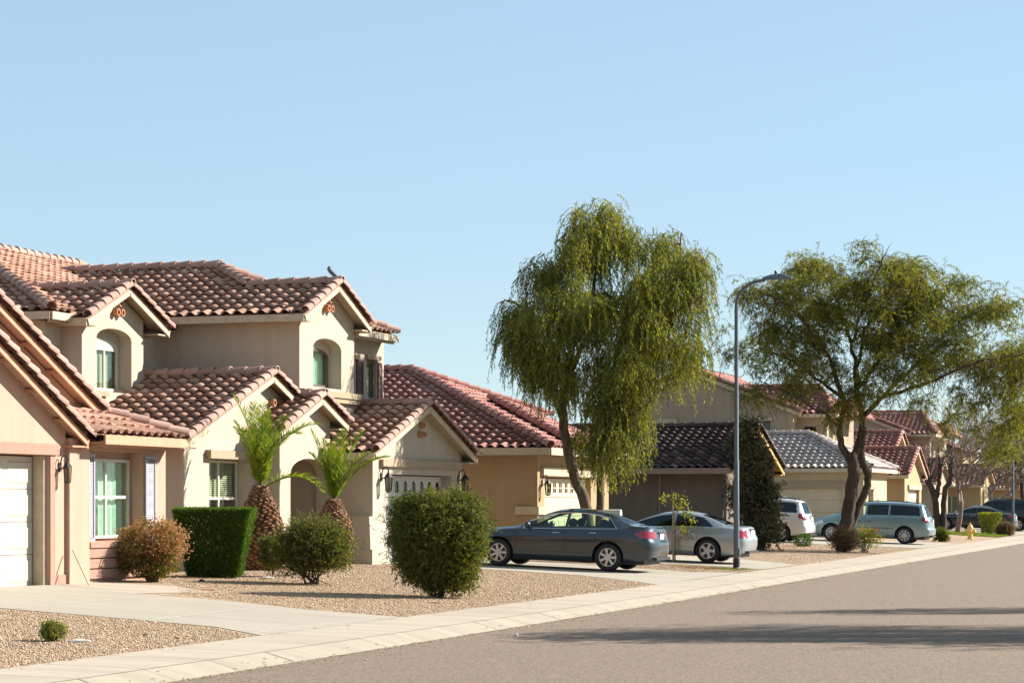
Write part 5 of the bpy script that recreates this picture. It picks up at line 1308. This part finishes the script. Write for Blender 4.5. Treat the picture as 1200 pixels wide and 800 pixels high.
VAN = dict(L=5.08, W=.985, H=1.72, fa=.96, ra=3.99, wr=.345, arch=.41, sill=.24,
    top=[(0,.58),(.06,.76),(.25,.88),(.6,1.00),(.95,1.10),(1.2,1.17),(1.6,1.38),(2.0,1.58),(2.3,1.665),(2.7,1.71),(3.4,1.72),(4.1,1.70),(4.5,1.66),(4.66,1.60),(4.80,1.34),(4.93,1.08),(5.0,1.02),(5.08,.9)],
    belt=[(0,.62),(.5,.84),(1.2,1.02),(2.4,1.07),(4.0,1.10),(4.6,1.10),(4.85,1.05),(5.08,.82)], bot=[(0,.30),(.4,.22),(.8,.22),(4.3,.24),(4.8,.34),(5.08,.40)],
    ws=(1.25,2.2), rg=(4.68,4.90), win=(1.52,4.60), pil=[(2.32,2.40),(3.28,3.35)], cslope=.10, gr=.16, rear=[(0,-.04),(.3,-.03),(.48,.02),(.62,.02),(.70,-.04),(1.0,-.07),(1.3,-.05),(1.8,-.05)],
    tail=(4.72,.90,1.14,.0), spokes=9)
SUV = dict(VAN, L=5.15, W=1.0, H=1.90, wr=.38, arch=.46, sill=.34, fa=.95, ra=3.95,
    top=[(0,.75),(.05,.98),(.2,1.08),(.6,1.14),(1.2,1.18),(1.4,1.22),(1.75,1.50),(2.05,1.76),(2.3,1.85),(2.7,1.89),(4.0,1.90),(4.7,1.86),(4.84,1.80),(4.98,1.30),(5.06,1.15),(5.15,1.0)],
    belt=[(0,.78),(.5,1.0),(1.2,1.10),(2.4,1.14),(4.6,1.16),(4.95,1.1),(5.15,.9)], bot=[(0,.40),(.5,.34),(4.6,.36),(5.15,.48)], ws=(1.42,2.15), rg=(4.86,5.0), win=(1.65,4.78), tail=(4.88,.95,1.35,.0), spokes=6, gr=.12)
def car(K, loc, label, pt, group, rot=0., glass='carglass', rearglass='cardark', name='parked_car', cat='car', rack=False, chrome=True, moulding=False):
    t = thing(name, label, cat, loc, group); t.rotation_euler = (0, 0, rot)
    L, W, H = K['L'], K['W'], K['H']; top = smoothpts(K['top']); belt = smoothpts(K['belt']); bot = K['bot']
    ctr = L/2; xs = set(np.linspace(0, L, 118)); fa, ra, ar = K['fa'], K['ra'], K['arch']
    for c_ in (fa, ra):
        for a in np.linspace(0, math.pi, 19): xs.add(c_-ar*math.cos(a))
        xs.add(c_-ar-.003); xs.add(c_+ar+.003)
    for e in list(K['ws'])+list(K['rg'])+[K['win'][0]]+[q for p in K['pil'] for q in p]: xs.add(e)
    for e in (.004, .012, .03, .05, .08, .12): xs.add(e); xs.add(L-e)
    xs = sorted(xs); x2 = [xs[0]]
    for x in xs[1:]:
        if x-x2[-1] > .0025: x2.append(x)
    xs = x2; cz = K['wr']
    def plan(x):
        w = W
        if x < .75: w = W*(1-.92*((.75-x)/.75)**3.2)**(1/2.4) if x > .001 else W*.30
        e = .42
        if x > L-e: w = W*max(.02, 1-((x-(L-e))/e)**4.2*.97)**(1/2.6)
        return w
    def section(x):
        w = plan(x); zt = interp(top, x); zb = interp(bot, x); zl = min(interp(belt, x), zt-.03)
        for c_ in (fa, ra):
            dx = abs(x-c_)
            if dx < ar: zb = max(zb, cz+math.sqrt(max(0, ar*ar-dx*dx))-.0)
        zb = min(zb, zl-.06)
        g = max(0, min(1, (zt-zl)/.38)); yr = w*(.80-K['gr']*.0-(.10+K['gr']*.5)*g)
        S = K['sill']
        def side(z):                                    # body side bulge by height
            f = (z-.25)/(zl-.25+1e-6); f = max(0, min(1, f))
            return w*(.945+.055*math.sin(math.pi*min(1, f*1.15)*.55+.35)-(.045*max(0, f-.72)/.28))
        pts = []; n1 = 12
        for i in range(n1+1):
            z = zb+(zl-zb)*i/n1; y = side(z)
            if zb < .33 and i == 0: y -= .03
            pts.append((y, z))
        yb = pts[-1][0]; n2 = 8; zr = zl+(zt-zl)*(.90 if g > .3 else .75)
        for i in range(1, n2+1):
            f = i/n2; pts.append((yb-.012+(yr-yb+.012)*(f**1.15), zl+(zr-zl)*f))
        n3 = 10
        for i in range(1, n3+1):
            f = i/n3; a = f*math.pi/2
            pts.append((yr*(1-f) if f > .35 else yr*(1-f*.96+0*a), zr+(zt-zr)*(1-(1-f)**2.4)))
        pts[-1] = (0, zt)
        return pts, n1, n2
    rearo = K['rear']; V_ = []; secs = []
    for x in xs:
        pts, n1, n2 = section(x); k = max(0, min(1, (x-(L-.75))/.75))**1.5; kf = max(0, 1-x/.5)**2
        row = []
        for y, z in pts:
            X = x+k*interp(rearo, z)-kf*(-.10*(max(0, z-.55))*1.2); row.append((X-ctr, y, z))
        secs.append(row)
    m = len(secs[0]); lab = {}
    body, side, shield, back, tail, head = [], [], [], [], [], []
    ws, rg, win = K['ws'], K['rg'], K['win']
    for i in range(len(xs)-1):
        xm = (xs[i]+xs[i+1])/2
        for j in range(m-1):
            zm = sum(secs[a][b][2] for a in (i, i+1) for b in (j, j+1))/4; ym = (secs[i][j][1]+secs[i+1][j+1][1])/2
            xw = sum(secs[a][b][0] for a in (i, i+1) for b in (j, j+1))/4+ctr
            if n1 <= j < n1+n2:
                f = (j-n1+.5)/n2; xe = win[1]-K['cslope']*(f**1.6); x0 = win[0]
                tall = interp(top, xm)-interp(belt, xm)
                pillar = any(a <= xm <= b for a, b in K['pil'])
                if x0 < xm < xe and not pillar and .5 <= j-n1 < n2-.6 and tall > .13 and f < .93:
                    side.append((i, j)); continue
            if j >= n1+n2+1:
                if ws[0] < xm < ws[1]: shield.append((i, j)); continue
                if rg[0] < xm < rg[1]: back.append((i, j)); continue
            tx, tz0, tz1, ty = K['tail']
            if xw > tx-.04-(zm-tz0)*.0 and tz0+max(0, (tx+.14-xw))*.45 < zm < tz1 and ym > ty and xm > tx-.05 and j < n1+4: tail.append((i, j)); continue
            if .10 < xm < .62 and interp(belt, xm)-.20+xm*.10 < zm < interp(belt, xm)-.02 and ym > .45 and j < n1+1: head.append((i, j)); continue
            body.append((i, j))
    def shell(faces, name, mat, parent, d=0., sm=35, sides=(1, -1)):
        mb = MB(); ids = {}
        for s_ in sides:
            for i, j in faces:
                q = []
                for a, b in ((i, j), (i+1, j), (i+1, j+1), (i, j+1)):
                    key = (a, b, s_ if secs[a][b][1] > 1e-6 else 0)
                    if key not in ids:
                        x, y, z = secs[a][b]; ids[key] = len(mb.v)
                        yy = y+d if y > .3 else y; mb.v.append((x+(d if x > ctr-.2 else 0), s_*yy, z+(d if y < .6 and z > .9 else 0)))
                    q.append(ids[key])
                q = list(dict.fromkeys(q))
                if len(q) < 3: continue
                mb.f.append(tuple(q if s_ < 0 else q[::-1])); mb.uv.append(None)
        o = mb.build(name, mat, None, smooth=sm, fixn=False); o.parent = parent; return o
    B = shell(body, 'body', M[pt], t)
    for e_ in (0, len(xs)-1):
        mb = MB()
        for j in range(m-1):
            a, b_ = secs[e_][j], secs[e_][j+1]; q = [a, b_, (b_[0], -b_[1], b_[2]), (a[0], -a[1], a[2])]
            mb.face(q[:2]+q[3:] if j == m-2 else q)
        o_ = mb.build('bumper_panel', M[pt], None); o_.parent = t
    def loc_(mb, name, mat, parent, smooth=None):
        o = mb.build(name, M[mat], None, smooth=smooth); o.parent = parent; return o
    fronts = [f for f in side if xs[f[0]] < K['pil'][0][0]]; rears = [f for f in side if xs[f[0]] >= K['pil'][0][0]]
    for s_ in (1, -1):
        shell(fronts, 'side_window', M[glass], t, sides=(s_,)); shell(rears, 'side_window', M[rearglass if K['H'] > 1.6 else glass], t, sides=(s_,))
        shell(tail, 'tail_light', M['tail'], t, .004, sides=(s_,)); shell(head, 'headlight', M['headl'], t, .004, sides=(s_,))
    shell(shield, 'windshield', M['carglass'], t); shell(back, 'rear_window', M['cardark'], t)
    pass
    # underside, wheel wells and cabin
    mb = MB(); mb.box(-ctr+.35, ctr-.28, -W*.80, W*.80, K['sill']-.05, .45)
    for c_ in (fa, ra):
        for s_ in (1, -1):
            q = []
            n = 14
            for i in range(n+1):
                a = math.pi*i/n; q.append((c_-ctr-(ar+.004)*math.cos(a), cz+(ar+.004)*math.sin(a)))
            for i in range(n): mb.face([(q[i][0], s_*W*.93, q[i][1]), (q[i+1][0], s_*W*.93, q[i+1][1]), (q[i+1][0], s_*W*.55, q[i+1][1]), (q[i][0], s_*W*.55, q[i][1])])
            mb.face([(a, s_*W*.56, b) for a, b in q]+[(c_-ctr+ar, s_*W*.56, .26), (c_-ctr-ar, s_*W*.56, .26)])
    loc_(mb, 'underbody', 'blackp', t)
    mb = MB(); z0 = interp(belt, 2.4); zs = z0-.05
    mb.box(-ctr+1.5, -ctr+win[1]+.25, -W*.82, W*.82, zs-.25, zs-.10)
    rows_ = (2.55, 3.35) if K['H'] < 1.6 else (2.2, 3.0, 3.9)
    for k, xx in enumerate(rows_):
        for s_ in (.36, -.36):
            mb.add([(xx-ctr-.04, s_-.22, zs-.3), (xx-ctr-.04, s_+.22, zs-.3), (xx-ctr+.10, s_+.20, zs+.08), (xx-ctr+.10, s_-.20, zs+.08), (xx-ctr+.10, s_-.22, zs-.3), (xx-ctr+.10, s_+.22, zs-.3), (xx-ctr+.19, s_+.20, zs+.08), (xx-ctr+.19, s_-.20, zs+.08)],
                   [(0,1,2,3),(4,7,6,5),(0,3,7,4),(1,5,6,2),(3,2,6,7)])
            mb.lathe([(.02, -.11), (.11, -.08), (.12, .0), (.11, .07), (.03, .10)], (xx-ctr+.16, s_, zs+.20), 8, 'y')
    mb.box(-ctr+1.35, -ctr+1.75, -W*.75, W*.75, zs-.2, zs-.02)
    loc_(mb, 'seats', 'seat', t)
    # surface follower for trims
    def surf(x, z=None, j=None, s_=-1, d=.003):
        pts, a1, a2 = section(x); k = max(0, min(1, (x-(L-.75))/.75))**1.5
        if j is None:
            for (y0, z0_), (y1, z1_) in zip(pts[:-1], pts[1:]):
                if z0_ <= z <= z1_: f = (z-z0_)/(z1_-z0_+1e-9); y = y0+(y1-y0)*f; break
            else: y = pts[0][0]
        else: y, z = pts[j]
        return (x-ctr+k*interp(rearo, z), s_*(y+d), z)
    n1, n2 = 12, 8
    for s_ in (-1, 1):
        mb = MB(); doors = [K['win'][0]-.30, K['pil'][0][0]+.03, K['ra']-K['arch']+.08 if K['H'] < 1.6 else K['pil'][1][0]+.03]
        for xd in doors:
            zb_ = interp(bot, xd)+.12; zt_ = interp(belt, xd)-.01
            if abs(xd-ra) < ar: zb_ = cz+ar*.75
            m1 = MB(); m1.tube([surf(xd, zb_+(zt_-zb_)*i/8, s_=s_, d=-.001) for i in range(9)], .005, 4); loc_(m1, 'door_seam', 'blackp', t)
        mb.tube([surf(x, .42, s_=s_, d=-.003) for x in np.linspace(fa+ar+.03, ra-ar-.03, 14)], .006, 4)
        loc_(mb, 'sill_seam', 'blackp', t)
        if chrome:
            mb = MB(); xa, xb = K['win'][0]-.12, K['win'][1]+.0
            low = [surf(x, j=n1, s_=s_) for x in np.linspace(xa, xb, 26)]
            hi = [surf(x, j=n1+n2-1, s_=s_) for x in np.linspace(xb-K['cslope'], xa+.03, 30)]
            mb.tube(low, .010, 5); mb.tube([low[-1]]+hi+[low[0]], .011, 5)
            loc_(mb, 'window_trim', 'chrome', t)
        hx = [K['pil'][0][0]-.22, (K['ra']-K['arch']-.02 if K['H'] < 1.6 else K['pil'][0][1]+.12)]
        for xh in hx:
            mb = MB(); zh = interp(belt, xh)-(.10 if K['H'] < 1.6 else .20); p = surf(xh, zh, s_=s_, d=.02)
            mb.tube([(p[0]-.09, p[1]-s_*.02, p[2]), (p[0]-.07, p[1], p[2]), (p[0]+.07, p[1], p[2]), (p[0]+.09, p[1]-s_*.02, p[2])], [.012, .015, .015, .012], 6)
            loc_(mb, 'door_handle', 'chrome' if K['H'] < 1.45 or chrome else 'blackp', t, 40)
        if moulding:
            mb = MB(); mb.tube([surf(x, .62, s_=s_, d=.004) for x in np.linspace(fa+ar+.05, ra-ar-.05, 14)], .018, 5); loc_(mb, 'side_moulding', 'blackp' if pt != 'p_green' else 'steel', t)
        xm_ = K['win'][0]+.02; p = surf(xm_, interp(belt, xm_)+.02, s_=s_, d=.10); mb = MB()
        mb.lathe([(.02, -.10), (.075, -.07), (.085, .0), (.075, .07), (.02, .09)], (0, 0, 0), 10, 'y'); mb.v = [(p[0]+v[0]*.8, p[1]+v[1], p[2]+.06+v[2]) for v in mb.v]
        mb.box(p[0]-.03, p[0]+.03, min(p[1], p[1]-s_*.1), max(p[1], p[1]-s_*.1), p[2]-.01, p[2]+.03); loc_(mb, 'mirror', pt, t, 50)
    # rear plate, lower bumper edge, exhaust
    zr = .86 if K['H'] < 1.6 else .95; xr = L-ctr+interp(rearo, zr)+.004
    mb = MB(); mb.box(xr-.01, xr+.012, -.16, .16, zr-.075, zr+.075); loc_(mb, 'number_plate', 'plate', t)
    mb = MB(); mb.box(xr-.01, xr+.006, -.26, .26, zr-.11, zr-.082); mb.box(xr-.01, xr+.006, -.26, .26, zr+.082, zr+.12); mb.box(L-ctr-.10, L-ctr+.004, -.62, .62, .30, .37); loc_(mb, 'rear_garnish', 'blackp', t)
    # wheels
    for c_ in (fa, ra):
        for s_ in (-1, 1):
            R_ = K['wr']; w = .215; y0 = s_*(W-.015); e = thing_part('wheel', t)
            mb = MB(); prof = [(R_*.66, 0), (R_*.70, .004), (R_*.86, -.004), (R_*.96, .018), (R_, .05), (R_, w-.05), (R_*.95, w-.01), (R_*.66, w)]
            mb.lathe([(r, -s_*h) for r, h in prof], (c_-ctr, y0, cz), 36, 'y', False); o = loc_(mb, 'wheel', 'rubber', t, 35)
            n = K['spokes']; rim = MB(); Ro = R_*.68; outer = [(Ro*math.cos(a), Ro*math.sin(a)) for a in np.linspace(0, 2*math.pi, 43)[:-1]]; holes = []
            for k in range(n):
                a0 = 2*math.pi*k/n+.16*7/n; a1 = 2*math.pi*(k+1)/n-.16*7/n; r1 = Ro*.88; r0 = Ro*.34
                h_ = [(r1*math.cos(a), r1*math.sin(a)) for a in np.linspace(a0, a1, 6)]; am = (a0+a1)/2; h_ += [(r0*math.cos(a), r0*math.sin(a)) for a in (am+.14*7/n*.8, am-.14*7/n*.8)]; holes.append(h_)
            rim.panel('y', 0, outer, holes, .02)
            rim.v = [(x+c_-ctr, y0-s_*(.012 if abs(y) < .001 else .032)+s_*max(0, (Ro*.5-math.hypot(x, z)))*.05, z+cz) for x, y, z in rim.v]
            rim.lathe([(Ro*.15, 0), (Ro*.15, .02), (Ro*.10, .026)], (c_-ctr, y0-s_*.012 if s_ > 0 else y0-.014, cz), 12, 'y')
            o2 = loc_(rim, 'rim', 'alloy', o)
            dk = MB(); dk.lathe([(Ro*.97, 0), (Ro*.97, .01)], (c_-ctr, y0-s_*.05, cz), 24, 'y'); loc_(dk, 'dark_backing_disc', 'blackp', o)  # black disc closing the rim behind the spokes
    if rack:
        for s_ in (-1, 1):
            mb = MB(); q = []
            for x in np.linspace(2.3, 4.4, 9): pts, _, _ = section(x); y, z = pts[n1+n2+2]; q.append((x-ctr, s_*y, z+.05))
            mb.tube([(q[0][0]-.05, q[0][1], q[0][2]-.05)]+q+[(q[-1][0]+.05, q[-1][1], q[-1][2]-.05)], .016, 6); loc_(mb, 'roof_rail', 'blackp', t)
        for x in (2.7, 3.9):
            pts, _, _ = section(x); y, z = pts[n1+n2+2]; mb = MB(); mb.tube([(x-ctr, -y, z+.05), (x-ctr, 0, z+.10), (x-ctr, y, z+.05)], .018, 6); loc_(mb, 'roof_bar', 'blackp', t)
    return t
def thing_part(n, t): return None
G = 'cars parked on the driveways'
def carloc(rx, near, K):                                 # rear axle X, Y of the near side
    x = rx+0; return (x-(K['ra']-K['L']/2), near+K['W'], gz(x-1.4, near+1)+.014)
def slope_car(t, a=-2.25): t.rotation_euler = (0, R(-a) if False else R(2.25), t.rotation_euler[2])
c1 = car(SEDAN, carloc(-15.75, 54.3, SEDAN), 'dark blue grey sedan parked nearest, in front of the arched garage door house', 'p_gray', G, glass='cargreen')
c2 = car(COUPE, carloc(-15.5, 63.3, COUPE), 'silver sedan parked behind the slim sapling and the lamp post', 'p_silver', G, glass='cardark', chrome=False)
c3 = car(VAN, carloc(-19.25, 90.7, VAN), 'white minivan half hidden behind the tall climbing shrub', 'p_white', G, rack=True, glass='cardark', chrome=False)
c4 = car(VAN, carloc(-15.35, 96.6, VAN), 'pale teal minivan with roof rack behind the forked tree trunk', 'p_green', G, rack=True, glass='cargreen', chrome=False, moulding=True)
c5 = car(SEDAN, carloc(-16.4, 136.0, SEDAN), 'charcoal sedan parked behind the yellow green clipped bush', 'p_dark', G, glass='cardark')
c6 = car(SUV, carloc(-15.9, 143.0, SUV), 'black suv standing beyond the charcoal sedan', 'p_black', G, glass='cardark', rack=True, chrome=False)
for c_ in (c1, c2, c3, c4, c5, c6): c_.rotation_euler = (0, R(2.2), 0)
c1.rotation_euler[2] = R(-.5); c4.rotation_euler[2] = R(.8)

# ------------------------------------------------------------------ lamp posts, hydrant, mailbox, pigeon
def lamppost(loc, h, label, arm=1.15):
    t = thing('street_lamp', label, 'street lamp', loc, 'steel street lamps'); x, y, z = loc
    b = MB(); b.tube([(x, y, z), (x, y, z+.9), (x, y, z+2.8), (x, y, z+2.83), (x, y, z+h-.75)], [.078, .075, .068, .058, .050], 14); 
    b.build('pole', M['steel'], t, smooth=40)
    q = [(x, y, z+h-.76)]
    for k in range(1, 11): a = math.pi/2*k/10; q.append((x+.72*(1-math.cos(a)), y, z+h-.75+.62*math.sin(a)))
    q.append((x+arm-.35, y, z+h-.10)); b = MB(); b.tube(q, [.046]*len(q), 10); b.build('arm', M['steel'], t, smooth=50)
    b = MB(); b.tube([(x+arm-.40, y, z+h-.10), (x+arm-.25, y, z+h-.09), (x+arm+.1, y, z+h-.06), (x+arm+.38, y, z+h-.10)], [.05, .085, .11, .04], 10); b.v = [(a, y+(b_-y)*1.4, c_ if c_ > z+h-.12 else z+h-.12) for a, b_, c_ in b.v]; b.build('lamp_head', M['steel'], t, smooth=50)
    b = MB(); b.lathe([(.035, 0), (.04, .07), (.03, .10)], (x+arm-.05, y, z+h+.015), 8); b.build('photocell', M['blackp'], t)
    b = MB(); b.lathe([(.105, 0), (.105, .03), (.09, .05)], (x, y, z), 14); b.box(x+.06, x+.10, y-.05, y+.05, z+.35, z+.55); b.build('base_plate', M['steel'], t)
    b = MB(); b.tube([(x, y, z+.02), (x, y, z+.28)], .089, 14); b.build('base_band', M['blackp'], t, smooth=40)
lx = gl(863, 61.6); lamppost(lx, 7.68, 'tall curved steel street lamp by the silver sedan', 1.1)
lx = gl(1187, 127.5); lamppost(lx, 6.3, 'distant thin street lamp at the right edge by the brown bush', 1.0)
hy = gl(1137, 111.5); t = thing('fire_hydrant', 'yellow fire hydrant on the gravel verge before the lawn strip', 'hydrant', hy)
b = MB(); b.lathe([(.17, 0), (.17, .05), (.12, .06), (.115, .50), (.15, .51), (.15, .55), (.13, .58), (.10, .66), (.05, .71), (.035, .72), (.035, .78), (.015, .79)], hy, 14); b.build('barrel', M['hyd'], t, smooth=40)
for dx, dy in ((1, 0), (-1, 0), (0, -1)):
    b = MB(); r0 = .055 if dy == 0 else .075; p = V(hy)+V((0, 0, .40)); e = V((dx, dy, 0)); b.tube([p+e*.09, p+e*.19, p+e*.19, p+e*.24, p+e*.27], [r0, r0, r0*1.3, r0*1.3, r0*.6], 10); b.build('outlet', M['hyd'], t, smooth=40)
mbx = gl(716.5, 65.5); t = thing('mailbox', 'light grey mailbox on a post behind the dark sedan roof', 'mailbox', mbx); x, y, z = mbx
b = MB(); b.box(x-.05, x+.05, y-.05, y+.05, z, z+1.15); b.build('post', M['steel'], t)
b = MB(); q = [(.11*math.cos(a), .11*math.sin(a)+.13) for a in np.linspace(0, math.pi, 9)]+[(-.11, 0), (.11, 0)]; b.panel('x', x+.28, [(y+u, z+1.15+v) for u, v in q], [], .52); b.build('box', M['doorg'], t)
pg = (-22.12, 52.5, 7.34); t = MB()
pr = [(.002, -.17), (.028, -.13), (.04, -.08), (.068, -.01), (.075, .05), (.06, .11), (.03, .145), (.002, .16)]
t.lathe([(r, h) for r, h in pr], (0, 0, 0), 12, 'x'); t.v = [(a, b_*.9, c_+a*.75+.10) for a, b_, c_ in t.v]
n0 = len(t.v); t.lathe([(.002, -.045), (.032, -.028), (.042, .0), (.032, .03), (.002, .045)], (.10, 0, .245), 10, 'z')
t.add([(.137, -.01, .25), (.137, .01, .25), (.137, 0, .235), (.172, 0, .238)], [(0, 1, 3), (1, 2, 3), (2, 0, 3)])
t.add([(-.10, -.03, .03), (-.10, .03, .03), (-.23, .045, -.09), (-.23, -.045, -.09), (-.10, -.03, .01), (-.10, .03, .01), (-.23, .045, -.10), (-.23, -.045, -.10)], [(0,1,2,3),(7,6,5,4),(0,3,7,4),(1,5,6,2),(2,6,7,3)])
for s_ in (-.03, .03): t.tube([(.0, s_, .03), (.01, s_, -.04)], .008, 5)
o = t.build('pigeon', M['pigeon'], None, smooth=60); o.location = pg; o.rotation_euler = (0, 0, R(200)); tag(o, 'grey pigeon perched on the roof peak of the cream house', 'bird')
# ------------------------------------------------------------------ sky, sun, camera
wd = bpy.data.worlds.new('World'); scene.world = wd; wd.use_nodes = True
nt = wd.node_tree; sky = nt.nodes.new('ShaderNodeTexSky'); sky.sky_type = 'NISHITA'; sky.sun_disc = False
AZ, EL = 40., 30.
sky.sun_elevation = R(EL); sky.sun_rotation = R(90-AZ)
sky.air_density = 1.0; sky.dust_density = 0; sky.ozone_density = 3.0; sky.altitude = 350
bgn = nt.nodes['Background']; bgn.inputs['Strength'].default_value = .0512
# thin even haze brightening the whole sky: half the clear-sky colour plus a constant pale blue
vm = nt.nodes.new('ShaderNodeVectorMath'); vm.operation = 'MULTIPLY_ADD'
vm.inputs[1].default_value = (.5, .5, .5); vm.inputs[2].default_value = (2.25, 3.05, 3.6)
gm = nt.nodes.new('ShaderNodeNewGeometry'); sx = nt.nodes.new('ShaderNodeSeparateXYZ'); nt.links.new(gm.outputs['Incoming'], sx.inputs[0])
mp = nt.nodes.new('ShaderNodeMapRange'); mp.interpolation_type = 'SMOOTHSTEP'      # the haze thins out well above the roofs
mp.inputs['From Min'].default_value = -.60; mp.inputs['From Max'].default_value = -.20; mp.inputs['To Min'].default_value = 1.; mp.inputs['To Max'].default_value = 1.
nt.links.new(sx.outputs[2], mp.inputs['Value'])
hz = nt.nodes.new('ShaderNodeVectorMath'); hz.operation = 'SCALE'; hz.inputs[0].default_value = (2.25, 3.05, 3.6)
nt.links.new(mp.outputs[0], hz.inputs['Scale']); nt.links.new(hz.outputs[0], vm.inputs[2])
nt.links.new(sky.outputs[0], vm.inputs[0]); nt.links.new(vm.outputs[0], bgn.inputs['Color'])
ld = bpy.data.lights.new('sun', 'SUN'); ld.energy = 5.0; ld.angle = R(.5); ld.color = (1, .945, .865)
lo = bpy.data.objects.new('sun', ld); COL.objects.link(lo)
sd = V((math.cos(R(EL))*math.cos(R(AZ)), math.cos(R(EL))*math.sin(R(AZ)), math.sin(R(EL))))
lo.rotation_euler = sd.to_track_quat('Z', 'Y').to_euler(); lo.location = (20, 20, 40)
cd = bpy.data.cameras.new('camera'); cd.sensor_width = 36; cd.lens = 36*2750/1200
cd.clip_end = 5000; cd.clip_start = .5; cd.shift_y = (589-400)/1200
co = bpy.data.objects.new('camera', cd); COL.objects.link(co); co.location = (0, 0, 1.9)
co.rotation_euler = (R(90), 0, R(18.5)); scene.camera = co
vs = scene.view_settings; vs.view_transform = 'Standard'; vs.look = 'None'; vs.gamma = 1; vs.exposure = 1.42; vs.use_curve_mapping = False
scene.cycles.max_bounces = 8; scene.cycles.transparent_max_bounces = 16
